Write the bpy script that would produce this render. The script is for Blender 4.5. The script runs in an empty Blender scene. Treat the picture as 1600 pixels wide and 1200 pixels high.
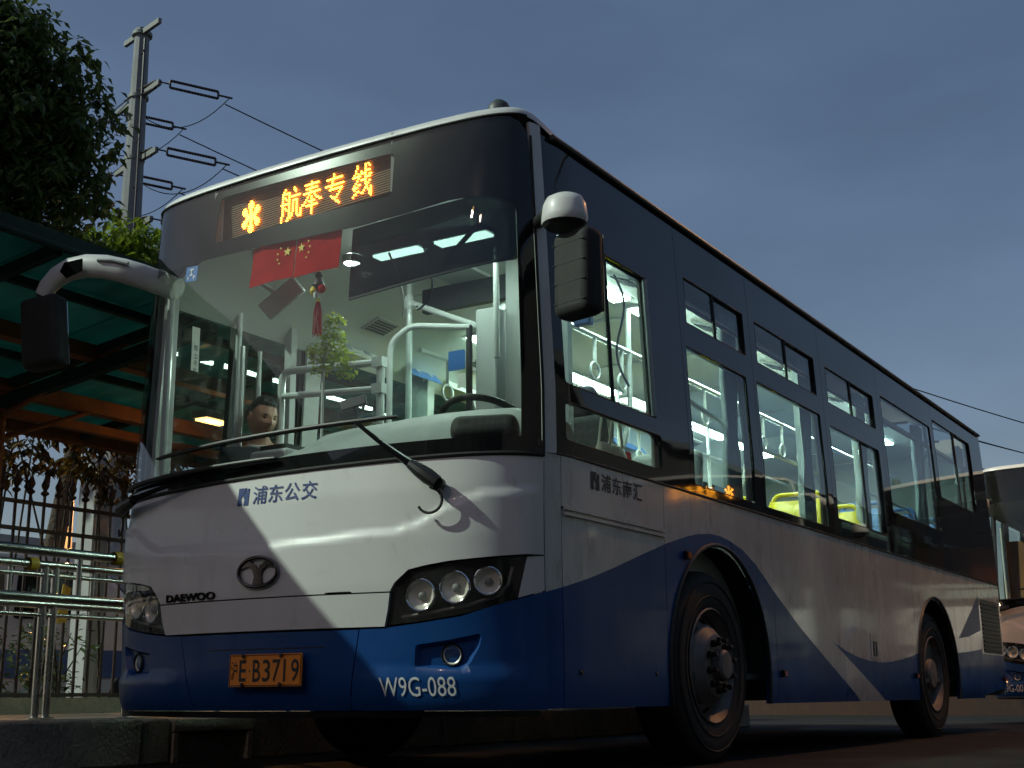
import bpy, bmesh, math, random
from mathutils import Vector, Matrix, Euler
from mathutils.geometry import delaunay_2d_cdt
R=math.radians; PI=math.pi
scene=bpy.context.scene; COL=scene.collection
# ------------------------------------------------------------------ camera
cam=bpy.data.cameras.new('camera'); cam.sensor_width=36; cam.lens=2050/1600*36
cam.clip_start=.05; cam.clip_end=3000
camo=bpy.data.objects.new('camera',cam); COL.objects.link(camo); scene.camera=camo
_p,_y,_r=R(13.34),R(31.48),R(-.407)
_f=Vector((-math.sin(_y)*math.cos(_p),math.cos(_y)*math.cos(_p),math.sin(_p)))
_rt=Vector((math.cos(_y),math.sin(_y),0)); _u=_rt.cross(_f)
_ri=_rt*math.cos(_r)+_u*math.sin(_r); _up=-_rt*math.sin(_r)+_u*math.cos(_r)
_m=Matrix((_ri,_up,-_f)).transposed().to_4x4(); _m.translation=Vector((3.985,-4.588,.353))
camo.matrix_world=_m
# ------------------------------------------------------------------ sky
SUN_AZ=R(50); SUN_EL=R(38.5)      # key light comes from the front left of the bus, above the shelter
w=bpy.data.worlds.new('World'); scene.world=w; w.use_nodes=True
nt=w.node_tree; nt.nodes.clear()
out=nt.nodes.new('ShaderNodeOutputWorld'); bg=nt.nodes.new('ShaderNodeBackground')
sky=nt.nodes.new('ShaderNodeTexSky'); sky.sky_type='NISHITA'; sky.sun_disc=False
sky.sun_elevation=SUN_EL; sky.sun_rotation=PI+SUN_AZ
sky.air_density=1.0; sky.dust_density=1.0; sky.ozone_density=1.0; sky.altitude=0
hs=nt.nodes.new('ShaderNodeHueSaturation'); hs.inputs['Saturation'].default_value=1.42; hs.inputs['Value'].default_value=1; hs.inputs['Hue'].default_value=.508
# faint uneven evening cloud
tc=nt.nodes.new('ShaderNodeTexCoord'); mp=nt.nodes.new('ShaderNodeMapping'); mp.inputs['Scale'].default_value=(1.2,1.2,3.5)
nz=nt.nodes.new('ShaderNodeTexNoise'); nz.inputs['Scale'].default_value=3.0; nz.inputs['Detail'].default_value=5; nz.inputs['Roughness'].default_value=.5
cr=nt.nodes.new('ShaderNodeMapRange'); cr.inputs[1].default_value=.3; cr.inputs[2].default_value=.75; cr.inputs[3].default_value=.87; cr.inputs[4].default_value=1.14
mul=nt.nodes.new('ShaderNodeMix'); mul.data_type='RGBA'; mul.blend_type='MULTIPLY'; mul.inputs[0].default_value=1
L=nt.links.new
L(tc.outputs['Generated'],mp.inputs[0]); L(mp.outputs[0],nz.inputs['Vector']); L(nz.outputs[0],cr.inputs[0])
gm0=nt.nodes.new('ShaderNodeGamma'); gm0.inputs[1].default_value=.6; L(sky.outputs[0],gm0.inputs[0]); L(gm0.outputs[0],hs.inputs['Color']); L(hs.outputs[0],mul.inputs[6]); L(cr.outputs[0],mul.inputs[7])
L(mul.outputs[2],bg.inputs[0]); L(bg.outputs[0],out.inputs[0])
bg.inputs[1].default_value=.124
# ------------------------------------------------------------------ key light (one sun)
sl=bpy.data.lights.new('sun','SUN'); sl.energy=2.9; sl.angle=R(.6); sl.color=(.84,1.0,.84)
so=bpy.data.objects.new('sun',sl); COL.objects.link(so)
_d=Vector((math.sin(SUN_AZ)*math.cos(SUN_EL),math.cos(SUN_AZ)*math.cos(SUN_EL),-math.sin(SUN_EL)))
so.rotation_euler=_d.to_track_quat('-Z','Y').to_euler(); so.location=(-12,-12,14)
vs=scene.view_settings; vs.view_transform='Standard'; vs.look='None'; vs.exposure=0; vs.gamma=1; vs.use_curve_mapping=False
scene.cycles.use_denoising=True; scene.cycles.use_adaptive_sampling=True; scene.cycles.adaptive_threshold=.03; scene.cycles.max_bounces=8; scene.cycles.transparent_max_bounces=32
scene.cycles.diffuse_bounces=3; scene.cycles.glossy_bounces=4; scene.cycles.transmission_bounces=6
scene.cycles.sample_clamp_indirect=4; scene.cycles.caustics_reflective=False; scene.cycles.caustics_refractive=False
# ------------------------------------------------------------------ materials
M={}
def mat(name,base,rough=.5,metal=0,coat=0,noise=None,bump=None,rnoise=None,spec=.5,coords='Object',stretch=None,dirt=None):
    m=bpy.data.materials.new(name); m.use_nodes=True; t=m.node_tree; b=t.nodes['Principled BSDF']; M[name]=m
    b.inputs['Base Color'].default_value=(*base,1); b.inputs['Roughness'].default_value=rough; b.inputs['Metallic'].default_value=metal
    b.inputs['Coat Weight'].default_value=coat; b.inputs['Coat Roughness'].default_value=.06; b.inputs['Specular IOR Level'].default_value=spec
    if noise or bump or rnoise or dirt:
        c=t.nodes.new('ShaderNodeTexCoord'); v=c.outputs[coords]
        if stretch:
            mpp=t.nodes.new('ShaderNodeMapping'); mpp.inputs['Scale'].default_value=stretch; t.links.new(v,mpp.inputs[0]); v=mpp.outputs[0]
        col=None
        if noise:                        # (scale, second colour, lo, hi)
            n=t.nodes.new('ShaderNodeTexNoise'); n.inputs['Scale'].default_value=noise[0]; n.inputs['Detail'].default_value=6; n.inputs['Roughness'].default_value=.62
            t.links.new(v,n.inputs['Vector'])
            r=t.nodes.new('ShaderNodeMapRange'); r.inputs[1].default_value=noise[2]; r.inputs[2].default_value=noise[3]; t.links.new(n.outputs[0],r.inputs[0])
            mx=t.nodes.new('ShaderNodeMix'); mx.data_type='RGBA'; t.links.new(r.outputs[0],mx.inputs[0])
            mx.inputs[6].default_value=(*base,1); mx.inputs[7].default_value=(*noise[1],1); col=mx.outputs[2]
        if dirt:                         # second, finer layer: (scale, colour, lo, hi)
            n=t.nodes.new('ShaderNodeTexNoise'); n.inputs['Scale'].default_value=dirt[0]; n.inputs['Detail'].default_value=8; n.inputs['Roughness'].default_value=.7
            t.links.new(v,n.inputs['Vector'])
            r=t.nodes.new('ShaderNodeMapRange'); r.inputs[1].default_value=dirt[2]; r.inputs[2].default_value=dirt[3]; t.links.new(n.outputs[0],r.inputs[0])
            mx=t.nodes.new('ShaderNodeMix'); mx.data_type='RGBA'; t.links.new(r.outputs[0],mx.inputs[0])
            if col: t.links.new(col,mx.inputs[6])
            else: mx.inputs[6].default_value=(*base,1)
            mx.inputs[7].default_value=(*dirt[1],1); col=mx.outputs[2]
        if col: t.links.new(col,b.inputs['Base Color'])
        if bump:                         # (scale, strength, distance)
            n=t.nodes.new('ShaderNodeTexNoise'); n.inputs['Scale'].default_value=bump[0]; n.inputs['Detail'].default_value=5
            t.links.new(v,n.inputs['Vector'])
            bp=t.nodes.new('ShaderNodeBump'); bp.inputs['Strength'].default_value=bump[1]; bp.inputs['Distance'].default_value=bump[2]
            t.links.new(n.outputs[0],bp.inputs['Height']); t.links.new(bp.outputs[0],b.inputs['Normal'])
        if rnoise:                       # (scale, lo, hi)
            n=t.nodes.new('ShaderNodeTexNoise'); n.inputs['Scale'].default_value=rnoise[0]; n.inputs['Detail'].default_value=5
            t.links.new(v,n.inputs['Vector'])
            r=t.nodes.new('ShaderNodeMapRange'); r.inputs[1].default_value=.3; r.inputs[2].default_value=.7; r.inputs[3].default_value=rnoise[1]; r.inputs[4].default_value=rnoise[2]
            t.links.new(n.outputs[0],r.inputs[0]); t.links.new(r.outputs[0],b.inputs['Roughness'])
    return m
def glow(name,col,strength):
    m=bpy.data.materials.new(name); m.use_nodes=True; b=m.node_tree.nodes['Principled BSDF']; M[name]=m
    b.inputs['Base Color'].default_value=(*[min(1,c) for c in col],1); b.inputs['Emission Color'].default_value=(*col,1); b.inputs['Emission Strength'].default_value=strength
    return m
def glass(name,tint,ior=1.5,haze=.03,hazecol=(.5,.5,.48),scale=6.,rough=.0,lo=.35,hi=.75):
    m=bpy.data.materials.new(name); m.use_nodes=True; t=m.node_tree; t.nodes.clear(); M[name]=m; N=t.nodes.new; K=t.links.new
    o=N('ShaderNodeOutputMaterial'); tr=N('ShaderNodeBsdfTransparent'); gl=N('ShaderNodeBsdfGlossy'); fr=N('ShaderNodeFresnel')
    tr.inputs[0].default_value=(*tint,1); gl.inputs['Roughness'].default_value=rough; gl.inputs[0].default_value=(1,1,1,1); fr.inputs[0].default_value=ior
    gm=N('ShaderNodeNewGeometry'); mi_=N('ShaderNodeMapRange'); mi_.inputs[3].default_value=ior; mi_.inputs[4].default_value=1.0002; K(gm.outputs['Backfacing'],mi_.inputs[0]); K(mi_.outputs[0],fr.inputs[0])
    df=N('ShaderNodeBsdfDiffuse'); df.inputs[0].default_value=(*hazecol,1)
    c=N('ShaderNodeTexCoord'); n=N('ShaderNodeTexNoise'); n.inputs['Scale'].default_value=scale; n.inputs['Detail'].default_value=7; n.inputs['Roughness'].default_value=.65
    K(c.outputs['Object'],n.inputs['Vector'])
    r=N('ShaderNodeMapRange'); r.inputs[1].default_value=lo; r.inputs[2].default_value=hi; r.inputs[3].default_value=haze*.35; r.inputs[4].default_value=haze*1.8; K(n.outputs[0],r.inputs[0])
    m1=N('ShaderNodeMixShader'); K(r.outputs[0],m1.inputs[0]); K(tr.outputs[0],m1.inputs[1]); K(df.outputs[0],m1.inputs[2])
    m2=N('ShaderNodeMixShader'); K(fr.outputs[0],m2.inputs[0]); K(m1.outputs[0],m2.inputs[1]); K(gl.outputs[0],m2.inputs[2]); K(m2.outputs[0],o.inputs[0])
    return m
mat('paint_white',(.66,.66,.645),.38,0,.3,noise=(1.3,(.58,.57,.55),.35,.75),dirt=(11,(.44,.42,.39),.58,.85),rnoise=(5,.3,.5),stretch=(1,1,.6))
mat('paint_white_side',(.66,.655,.64),.3,0,.85,bump=(1.6,.05,.03),stretch=(1.4,1.4,.45),noise=(1.1,(.52,.51,.49),.35,.75),dirt=(7,(.32,.29,.26),.54,.80),rnoise=(3,.14,.34))
mat('paint_blue',(.004,.052,.19),.35,0,.12,spec=.25,noise=(1.5,(.016,.07,.25),.35,.75),dirt=(8,(.018,.05,.12),.62,.9),rnoise=(4,.25,.45))
mat('black_gloss',(.005,.005,.006),.2,0,0,spec=.05)
mat('glazing_black',(.010,.011,.014),.06,0,0,rnoise=(2.5,.015,.05),spec=.36)
mat('black_plastic',(.012,.012,.012),.5,noise=(20,(.02,.02,.02),.4,.7))
mat('rubber',(.010,.010,.010),.75,noise=(14,(.018,.017,.016),.4,.7))
mat('tyre',(.018,.016,.015),.8,noise=(9,(.032,.028,.025),.35,.7),bump=(40,.25,.01))
mat('rim_steel',(.21,.195,.19),.55,.2,noise=(10,(.12,.105,.10),.35,.7))
mat('nut_steel',(.05,.04,.037),.4,.7,noise=(30,(.10,.07,.05),.4,.7))
mat('chassis',(.012,.012,.012),.8)
mat('liner',(.42,.44,.42),.55,noise=(4,(.36,.38,.36),.3,.7))
mat('ceiling_panel',(.52,.56,.53),.45,noise=(3,(.55,.58,.55),.3,.7))
mat('grey_plastic',(.30,.32,.32),.5,noise=(5,(.25,.27,.27),.3,.7),bump=(120,.15,.003))
mat('dash_grey',(.30,.34,.33),.55,noise=(5,(.22,.25,.24),.3,.75),bump=(90,.2,.004))
mat('dark_grey',(.05,.055,.055),.5)
mat('column_grey',(.40,.42,.42),.4)
mat('rail_white',(.60,.63,.62),.28,0,.3,noise=(7,(.5,.53,.52),.35,.75))
mat('stainless',(.62,.60,.57),.26,1,rnoise=(8,.2,.32),stretch=(1,.15,1),noise=(5,(.45,.43,.40),.4,.8))
mat('chrome',(.75,.75,.75),.07,1)
mat('chrome_dark',(.10,.085,.09),.18,1)
mat('amber_lens',(.55,.12,.01),.15,0,.5)
mat('plate_orange',(.85,.26,.010),.4,noise=(12,(.74,.21,.010),.35,.75))
mat('ink_black',(.008,.008,.010),.5)
mat('ink_navy',(.010,.035,.17),.4)
mat('ink_white',(.75,.75,.75),.45)
mat('ink_grey',(.30,.32,.36),.5)
mat('star_yellow',(.75,.55,.03),.6)
mat('sticker_blue',(.03,.12,.35),.4)
mat('sticker_white',(.7,.72,.66),.5)
mat('seat_yellow',(.78,.62,.015),.38,noise=(6,(.68,.54,.015),.35,.7))
mat('seat_blue',(.06,.16,.38),.45)
mat('seat_fabric',(.022,.024,.028),.85,noise=(30,(.05,.055,.06),.4,.7))
mat('curtain',(.36,.42,.42),.8,noise=(8,(.28,.33,.33),.3,.7))
mat('bag_cream',(.58,.55,.46),.7)
mat('mirror_glass',(.8,.8,.8),.02,1)
mat('led_board',(.20,.095,.015),.5)  # orange glow of the LEDs is put into the board colour
mat('sign_strip',(.50,.50,.46),.5)
glow('led_amber',(1.0,.43,.03),15)
glow('lamp_tube',(.74,1.0,.86),44.0)
glow('lamp_spot',(.88,1.0,.97),90)
glass('windshield_glass',(.95,.97,.955),1.5,.007,(.5,.52,.5),5)
glass('pane_glass',(.90,.96,.94),1.5,.012,(.5,.52,.5),7)
glass('tint_glass',(.66,.74,.76),1.5,.02,(.4,.45,.47),4)
glass('dark_tint',(.20,.25,.27),1.5,.10,(.22,.26,.30),3)
glass('lens_clear',(.97,.97,.96),1.4,.02)
glass('blind_film',(.16,.18,.18),1.3,.10,(.03,.035,.035),3)

def cloth(name,col,tr=.5):
    m=bpy.data.materials.new(name); m.use_nodes=True; t=m.node_tree; t.nodes.clear(); M[name]=m
    o=t.nodes.new('ShaderNodeOutputMaterial'); d=t.nodes.new('ShaderNodeBsdfDiffuse'); b=t.nodes.new('ShaderNodeBsdfTranslucent'); x=t.nodes.new('ShaderNodeMixShader'); x.inputs[0].default_value=tr
    tc=t.nodes.new('ShaderNodeTexCoord'); n=t.nodes.new('ShaderNodeTexNoise'); n.inputs['Scale'].default_value=14; t.links.new(tc.outputs['Object'],n.inputs['Vector'])
    mx=t.nodes.new('ShaderNodeMix'); mx.data_type='RGBA'; mx.inputs[6].default_value=(*col,1); mx.inputs[7].default_value=(*[c*.7 for c in col],1); t.links.new(n.outputs[0],mx.inputs[0])
    t.links.new(mx.outputs[2],d.inputs[0]); t.links.new(mx.outputs[2],b.inputs[0])
    t.links.new(d.outputs[0],x.inputs[1]); t.links.new(b.outputs[0],x.inputs[2]); t.links.new(x.outputs[0],o.inputs[0])
cloth('flag_red',(.72,.045,.035),.5)
mat('lamp_bowl',(.86,.83,.74),.3,.2)
# ------------------------------------------------------------------ helpers
def link(o,parent=None):
    COL.objects.link(o)
    if parent is not None: o.parent=parent
    return o
def thing(name,label,cat,loc=(0,0,0),rz=0,group=None):
    o=bpy.data.objects.new(name,None); o.empty_display_size=.2; link(o); o.location=loc; o.rotation_euler=(0,0,rz)
    return tag(o,label,cat,group)
def tag(o,label,cat,group=None):
    o['label']=label; o['category']=cat
    if group: o['group']=group
    return o
def part(name,parent,loc=(0,0,0),rot=(0,0,0)):
    o=bpy.data.objects.new(name,None); o.empty_display_size=.1; link(o,parent); o.location=loc; o.rotation_euler=rot; return o
def mesh_obj(name,v,f,mats,parent=None,mi=None,smooth=True,angle=32,loc=None):
    me=bpy.data.meshes.new(name); me.from_pydata(v,[],f)
    if not isinstance(mats,(list,tuple)): mats=[mats]
    for m in mats: me.materials.append(M[m] if isinstance(m,str) else m)
    if mi: me.polygons.foreach_set('material_index',mi)
    if smooth:
        me.polygons.foreach_set('use_smooth',[True]*len(me.polygons)); me.update(); me.set_sharp_from_angle(angle=R(angle))
    me.update(); o=bpy.data.objects.new(name,me); link(o,parent)
    if loc: o.location=loc
    return o
def bevel(o,w=.01,n=2):
    m=o.modifiers.new('bevel','BEVEL'); m.width=w; m.segments=n; m.limit_method='ANGLE'; m.angle_limit=R(40); return o
class MB:
    def __init__(s): s.v=[];s.f=[];s.mi=[]
    def add(s,v,f,m=0):
        b=len(s.v); s.v+= [tuple(q) for q in v]; s.f+=[tuple(i+b for i in q) for q in f]; s.mi+=[m]*len(f); return s
    def box(s,c,d,rot=None,m=0):
        x,y,z=d[0]/2,d[1]/2,d[2]/2
        v=[Vector((a,b,e)) for a in(-x,x) for b in(-y,y) for e in(-z,z)]
        if rot is not None:
            r=Euler(rot).to_matrix() if not isinstance(rot,Matrix) else rot; v=[r@q for q in v]
        c=Vector(c); return s.add([q+c for q in v],[(0,1,3,2),(4,6,7,5),(0,4,5,1),(2,3,7,6),(0,2,6,4),(1,5,7,3)],m)
    def tube(s,path,r,n=10,m=0,cap=True,closed=False):
        P=[Vector(p) for p in path]; k=len(P); rs=r if isinstance(r,(list,tuple)) else [r]*k
        rings=[]; up=None
        for i in range(k):
            a=P[(i-1)%k] if (closed or i>0) else P[i]; b=P[(i+1)%k] if (closed or i<k-1) else P[i]
            t=(b-a).normalized()
            if up is None: up=Vector((0,0,1)) if abs(t.z)<.9 else Vector((1,0,0))
            u=(up-t*up.dot(t)).normalized(); w=t.cross(u); up=u
            rings.append([P[i]+(u*math.cos(2*PI*j/n)+w*math.sin(2*PI*j/n))*rs[i] for j in range(n)])
        v=[q for g in rings for q in g]; f=[]
        for i in range(k if closed else k-1):
            i2=(i+1)%k
            for j in range(n):
                f.append((i*n+j,i*n+(j+1)%n,i2*n+(j+1)%n,i2*n+j))
        if cap and not closed: f+=[tuple(range(n))[::-1],tuple((k-1)*n+j for j in range(n))]
        return s.add(v,f,m)
    def lathe(s,prof,c=(0,0,0),axis='z',n=32,m=0,close=False,a0=0,a1=2*PI):
        full=abs(a1-a0-2*PI)<1e-6; cnt=n if full else n+1; v=[]
        for i in range(cnt):
            a=a0+(a1-a0)*i/n; ca,sa=math.cos(a),math.sin(a)
            for r,h in prof:
                p={'z':(r*ca,r*sa,h),'x':(h,r*ca,r*sa),'y':(r*sa,h,r*ca)}[axis]
                v.append((p[0]+c[0],p[1]+c[1],p[2]+c[2]))
        k=len(prof); f=[]
        for i in range(n):
            i2=(i+1)%cnt
            for j in range(k-1 if not close else k):
                j2=(j+1)%k; f.append((i*k+j,i2*k+j,i2*k+j2,i*k+j2))
        return s.add(v,f,m)
    def prism(s,poly,axis,h0,h1,m=0):
        n=len(poly); mk={'x':lambda p,h:(h,p[0],p[1]),'y':lambda p,h:(p[0],h,p[1]),'z':lambda p,h:(p[0],p[1],h)}[axis]
        v=[mk(p,h0) for p in poly]+[mk(p,h1) for p in poly]
        return s.add(v,[tuple(range(n)),tuple(range(2*n-1,n-1,-1))]+[(i,i+n,(i+1)%n+n,(i+1)%n) for i in range(n)],m)
    def build(s,name,mats,parent=None,smooth=True,angle=32,loc=None):
        me_v=s.v; o=mesh_obj(name,me_v,s.f,mats,parent,s.mi if isinstance(mats,(list,tuple)) else None,smooth,angle,loc)
        bm=bmesh.new(); bm.from_mesh(o.data); bmesh.ops.recalc_face_normals(bm,faces=bm.faces); bm.to_mesh(o.data); bm.free()
        return o
def box(name,c,d,mt,parent=None,rot=None,bev=0):
    o=MB().box(c,d,rot).build(name,mt,parent)
    if bev: bevel(o,bev)
    return o
def tube(name,path,r,mt,parent=None,n=10): return MB().tube(path,r,n).build(name,mt,parent)
def copy_tree(o,parent=None,skip=()):
    c=o.copy(); COL.objects.link(c); c.parent=parent
    for ch in list(o.children):
        if ch.name.split('.')[0] not in skip: copy_tree(ch,c,skip)
    return c
def arc(pts,r=.05,n=6):
    """polyline with rounded corners"""
    P=[Vector(p) for p in pts]; o=[P[0]]
    for a,b,c in zip(P,P[1:],P[2:]):
        u=(a-b); v=(c-b); rr=min(r,u.length*.49,v.length*.49); s_=b+u.normalized()*rr; e=b+v.normalized()*rr
        for i in range(n+1):
            t=i/n; o.append(s_*(1-t)**2+b*2*t*(1-t)+e*t*t)
    o.append(P[-1]); return o
def rpoly(pts,r=.03,n=4):
    o=[];k=len(pts); rl=r if isinstance(r,(list,tuple)) else [r]*k
    for i in range(k):
        a,b,c=Vector(pts[i-1]),Vector(pts[i]),Vector(pts[(i+1)%k]); u=a-b;v=c-b
        rr=min(rl[i],u.length*.48,v.length*.48)
        if rr<1e-4: o.append(tuple(b)); continue
        s_=b+u.normalized()*rr; e=b+v.normalized()*rr
        for j in range(n+1):
            t=j/n; o.append(tuple(s_*(1-t)**2+b*2*t*(1-t)+e*t*t))
    return o
def rect(a,b,c,d): return [(a,c),(b,c),(b,d),(a,d)]
def inside(p,poly):
    x,y=p; r=False; j=len(poly)-1
    for i in range(len(poly)):
        xi,yi=poly[i]; xj,yj=poly[j]
        if (yi>y)!=(yj>y) and x<(xj-xi)*(y-yi)/(yj-yi)+xi: r=not r
        j=i
    return r
def sub(poly,res):
    o=[]
    for i in range(len(poly)):
        a=poly[i]; b=poly[(i+1)%len(poly)]; n=max(1,int(math.ceil(math.dist(a,b)/res)))
        for k in range(n): o.append((a[0]+(b[0]-a[0])*k/n,a[1]+(b[1]-a[1])*k/n))
    return o
# plan curve of the front (half), reference y at each x, z=.9
_PL=[(0,-.205),(.3,-.193),(.6,-.155),(.8,-.113),(.95,-.066),(1.06,-.01),(1.14,.058),(1.195,.14),(1.232,.24),(1.247,.35),(1.25,.45)]
def _cr(pts,n=24):
    out=[]
    P=[(-pts[1][0],pts[1][1])]+pts+[(1.25,.55)]
    for i in range(1,len(P)-2):
        p0,p1,p2,p3=P[i-1],P[i],P[i+1],P[i+2]
        for k in range(n):
            t=k/n
            out.append(tuple(.5*((2*p1[j])+(-p0[j]+p2[j])*t+(2*p0[j]-5*p1[j]+4*p2[j]-p3[j])*t*t+(-p0[j]+3*p1[j]-3*p2[j]+p3[j])*t**3) for j in (0,1)))
    out.append(pts[-1]); return out
_C=_cr(_PL)
_S=[0.]
for a,b in zip(_C,_C[1:]): _S.append(_S[-1]+math.dist(a,b))
S_END=_S[-1]; Y_OFF=_C[-1][1]-S_END      # on the side: y = s + Y_OFF
def plan(s):
    a=abs(s)
    if a>=S_END: x,y,th=1.25,a+Y_OFF,math.pi/2
    else:
        lo,hi=0,len(_S)-1
        while hi-lo>1:
            m=(lo+hi)//2
            if _S[m]<=a: lo=m
            else: hi=m
        t=(a-_S[lo])/(_S[hi]-_S[lo]); p,q=_C[lo],_C[hi]
        x=p[0]+(q[0]-p[0])*t; y=p[1]+(q[1]-p[1])*t
        def tang(i):
            i0,i1=max(i-3,0),min(i+3,len(_C)-1)
            return math.atan2(_C[i1][1]-_C[i0][1],_C[i1][0]-_C[i0][0])
        th=tang(lo)*(1-t)+tang(hi)*t
    return (x if s>=0 else -x),y,(th if s>=0 else -th)
def lerp_tab(tab,z):
    if z<=tab[0][0]: return tab[0][1]
    for (a,va),(b,vb) in zip(tab,tab[1:]):
        if z<=b:
            t=(z-a)/(b-a); t2=t
            return va+(vb-va)*t2
    return tab[-1][1]
_RK=[(.27,.085),(.33,.05),(.42,.03),(.60,.018),(.80,0),(1.0,-.004),(1.2,.004),(1.35,.022),(1.7,.05),(2.1,.085),(2.5,.118),(2.7,.138),(2.85,.155),(2.93,.168)]
_TB=[(.27,.012),(.36,0),(1.37,0),(1.66,0),(2.0,.016),(2.5,.038),(2.77,.052),(2.93,.062)]
def Pt(s,z,off=0.):
    x,y,th=plan(s); c=math.cos(th); n=math.sin(th)
    w=c**1.0
    nx,ny=n,-c
    fl=max(0.,min(1.,(z-1.38)/1.5))*(.065-.115*(abs(x)/1.1)**2)*math.sqrt(max(w,0.))      # the screen is flatter towards the roof
    return (x-lerp_tab(_TB,z)*n+nx*off, y+lerp_tab(_RK,z)*w+fl+ny*off, z)
def sY(Y): return Y-Y_OFF     # s value on the +X side for a given y
def tri2d(poly,holes=(),cons=(),res=.08):
    """constrained triangulation of a polygon with holes and inner lines -> 2d verts, triangles"""
    V=[];Ed=[]
    def addloop(l):
        b=len(V); V.extend(l); Ed.extend((b+i,b+(i+1)%len(l)) for i in range(len(l)))
    addloop(sub(poly,res))
    for h in holes: addloop(sub(h,res))
    for c in cons: addloop(sub(c,res))
    bd=list(V)
    xs=[p[0] for p in poly]; ys=[p[1] for p in poly]
    cell={}
    for p in bd: cell.setdefault((int(p[0]//res),int(p[1]//res)),[]).append(p)
    i=0; y=min(ys)+res*.5
    while y<max(ys):
        x=min(xs)+res*(.5 if i%2 else .98)
        while x<max(xs):
            q=(x,y); ci=(int(x//res),int(y//res))
            near=any(math.dist(q,p)<res*.45 for a in(-1,0,1) for b in(-1,0,1) for p in cell.get((ci[0]+a,ci[1]+b),()))
            if not near and inside(q,poly) and not any(inside(q,h) for h in holes): V.append(q)
            x+=res
        y+=res*.87; i+=1
    r=delaunay_2d_cdt([Vector(p) for p in V],Ed,[],0,1e-6)
    v2=[tuple(p) for p in r[0]]; tr=[]
    for f in r[2]:
        c=(sum(v2[k][0] for k in f)/3,sum(v2[k][1] for k in f)/3)
        if not inside(c,poly) or any(inside(c,h) for h in holes): continue
        a,b,d=[v2[k] for k in f]
        ar=(b[0]-a[0])*(d[1]-a[1])-(b[1]-a[1])*(d[0]-a[0])
        if abs(ar)<1e-10: continue
        tr.append(tuple(f) if ar>0 else tuple(f)[::-1])
    used=sorted({k for t in tr for k in t}); ix={k:i for i,k in enumerate(used)}
    return [v2[k] for k in used],[tuple(ix[k] for k in t) for t in tr]
def patch(name,poly,mt,parent,off=0.,th=.02,holes=(),paint=(),res=.08,fn=Pt,cons=()):
    """a panel of the bus skin: polygon in (s,z), mapped on the body surface, with thickness"""
    v2,tr=tri2d(poly,holes,[p for p,_ in paint]+list(cons),res)
    offn=off if callable(off) else (lambda s,z:off)
    n=len(v2); v=[fn(a,b,offn(a,b)) for a,b in v2]+[fn(a,b,offn(a,b)-th) for a,b in v2]
    f=list(tr); mi=[]
    for t in tr:
        c=(sum(v2[k][0] for k in t)/3,sum(v2[k][1] for k in t)/3); k=0
        for i,(p,_) in enumerate(paint):
            if inside(c,p): k=i+1
        mi.append(k)
    base=len(tr); cnt={}
    for i,t in enumerate(tr):
        for a,b in zip(t,t[1:]+t[:1]): cnt[(a,b)]=mi[i]
    f+=[(t[0]+n,t[2]+n,t[1]+n) for t in tr]; mi+=mi[:base]
    for (a,b),k in list(cnt.items()):
        if (b,a) not in cnt:
            f.append((a,a+n,b+n,b)); mi.append(k)
    mats=[mt]+[q for _,q in paint]
    return mesh_obj(name,v,f,mats,parent,mi,True,38)
def text2d(body,bold=0.,res=3,spacing=1.):
    c=bpy.data.curves.new('glyphs','FONT'); c.body=body; c.size=1; c.offset=bold; c.resolution_u=res; c.space_character=spacing
    o=bpy.data.objects.new('glyphs',c); COL.objects.link(o); dg=bpy.context.evaluated_depsgraph_get(); dg.update()
    me=o.evaluated_get(dg).to_mesh(); v=[(p.co.x,p.co.y) for p in me.vertices]; f=[tuple(p.vertices) for p in me.polygons]
    bpy.data.objects.remove(o); bpy.data.curves.remove(c); return v,f
def lettering(name,body,x0,x1,y0,y1,mp,mt,parent,bold=0.,shear=0.,spacing=1.):
    """text fitted in a box and mapped with mp(u,v) -> xyz"""
    v,f=text2d(body,bold,spacing=spacing); xs=[p[0] for p in v]; ys=[p[1] for p in v]; a,b,c,d=min(xs),max(xs),min(ys),max(ys)
    o=[]
    for x,y in v:
        u=x0+(x-a)/(b-a)*(x1-x0); w_=y0+(y-c)/(d-c)*(y1-y0); o.append(mp(u+shear*(w_-y0),w_))
    return mesh_obj(name,o,f,mt,parent,None,False)
def on_body(off): return lambda u,v: Pt(u,v,off)
# ================================================================== the bus: skin
BUS=thing('bus','white and blue city bus with lit cabin and amber sign, front towards the camera','bus')
def zb(s): return 1.325+.020*s            # lower edge of the windshield
def smooth(t): t=max(0,min(1,t)); return t*t*(3-2*t)
YS=sY
G=.0025                                    # half of a panel gap
def L2(pts): return [(YS(a),b) for a,b in pts]
def R2(pts): return [(-YS(a),b) for a,b in pts]
def circ(cy,cz,r,z0,n=28):
    """wheel arch outline from the sill up and back down, in (Y,z)"""
    a0=math.asin((z0-cz)/r); return [(cy-r*math.cos(a0+(PI-2*a0)*i/n),cz+r*math.sin(a0+(PI-2*a0)*i/n)) for i in range(n+1)]
FW,RW=1.97,6.50; FWR,RWR=(1.985,.455,.675),(6.47,.47,.64)
ZS=.297
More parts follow.
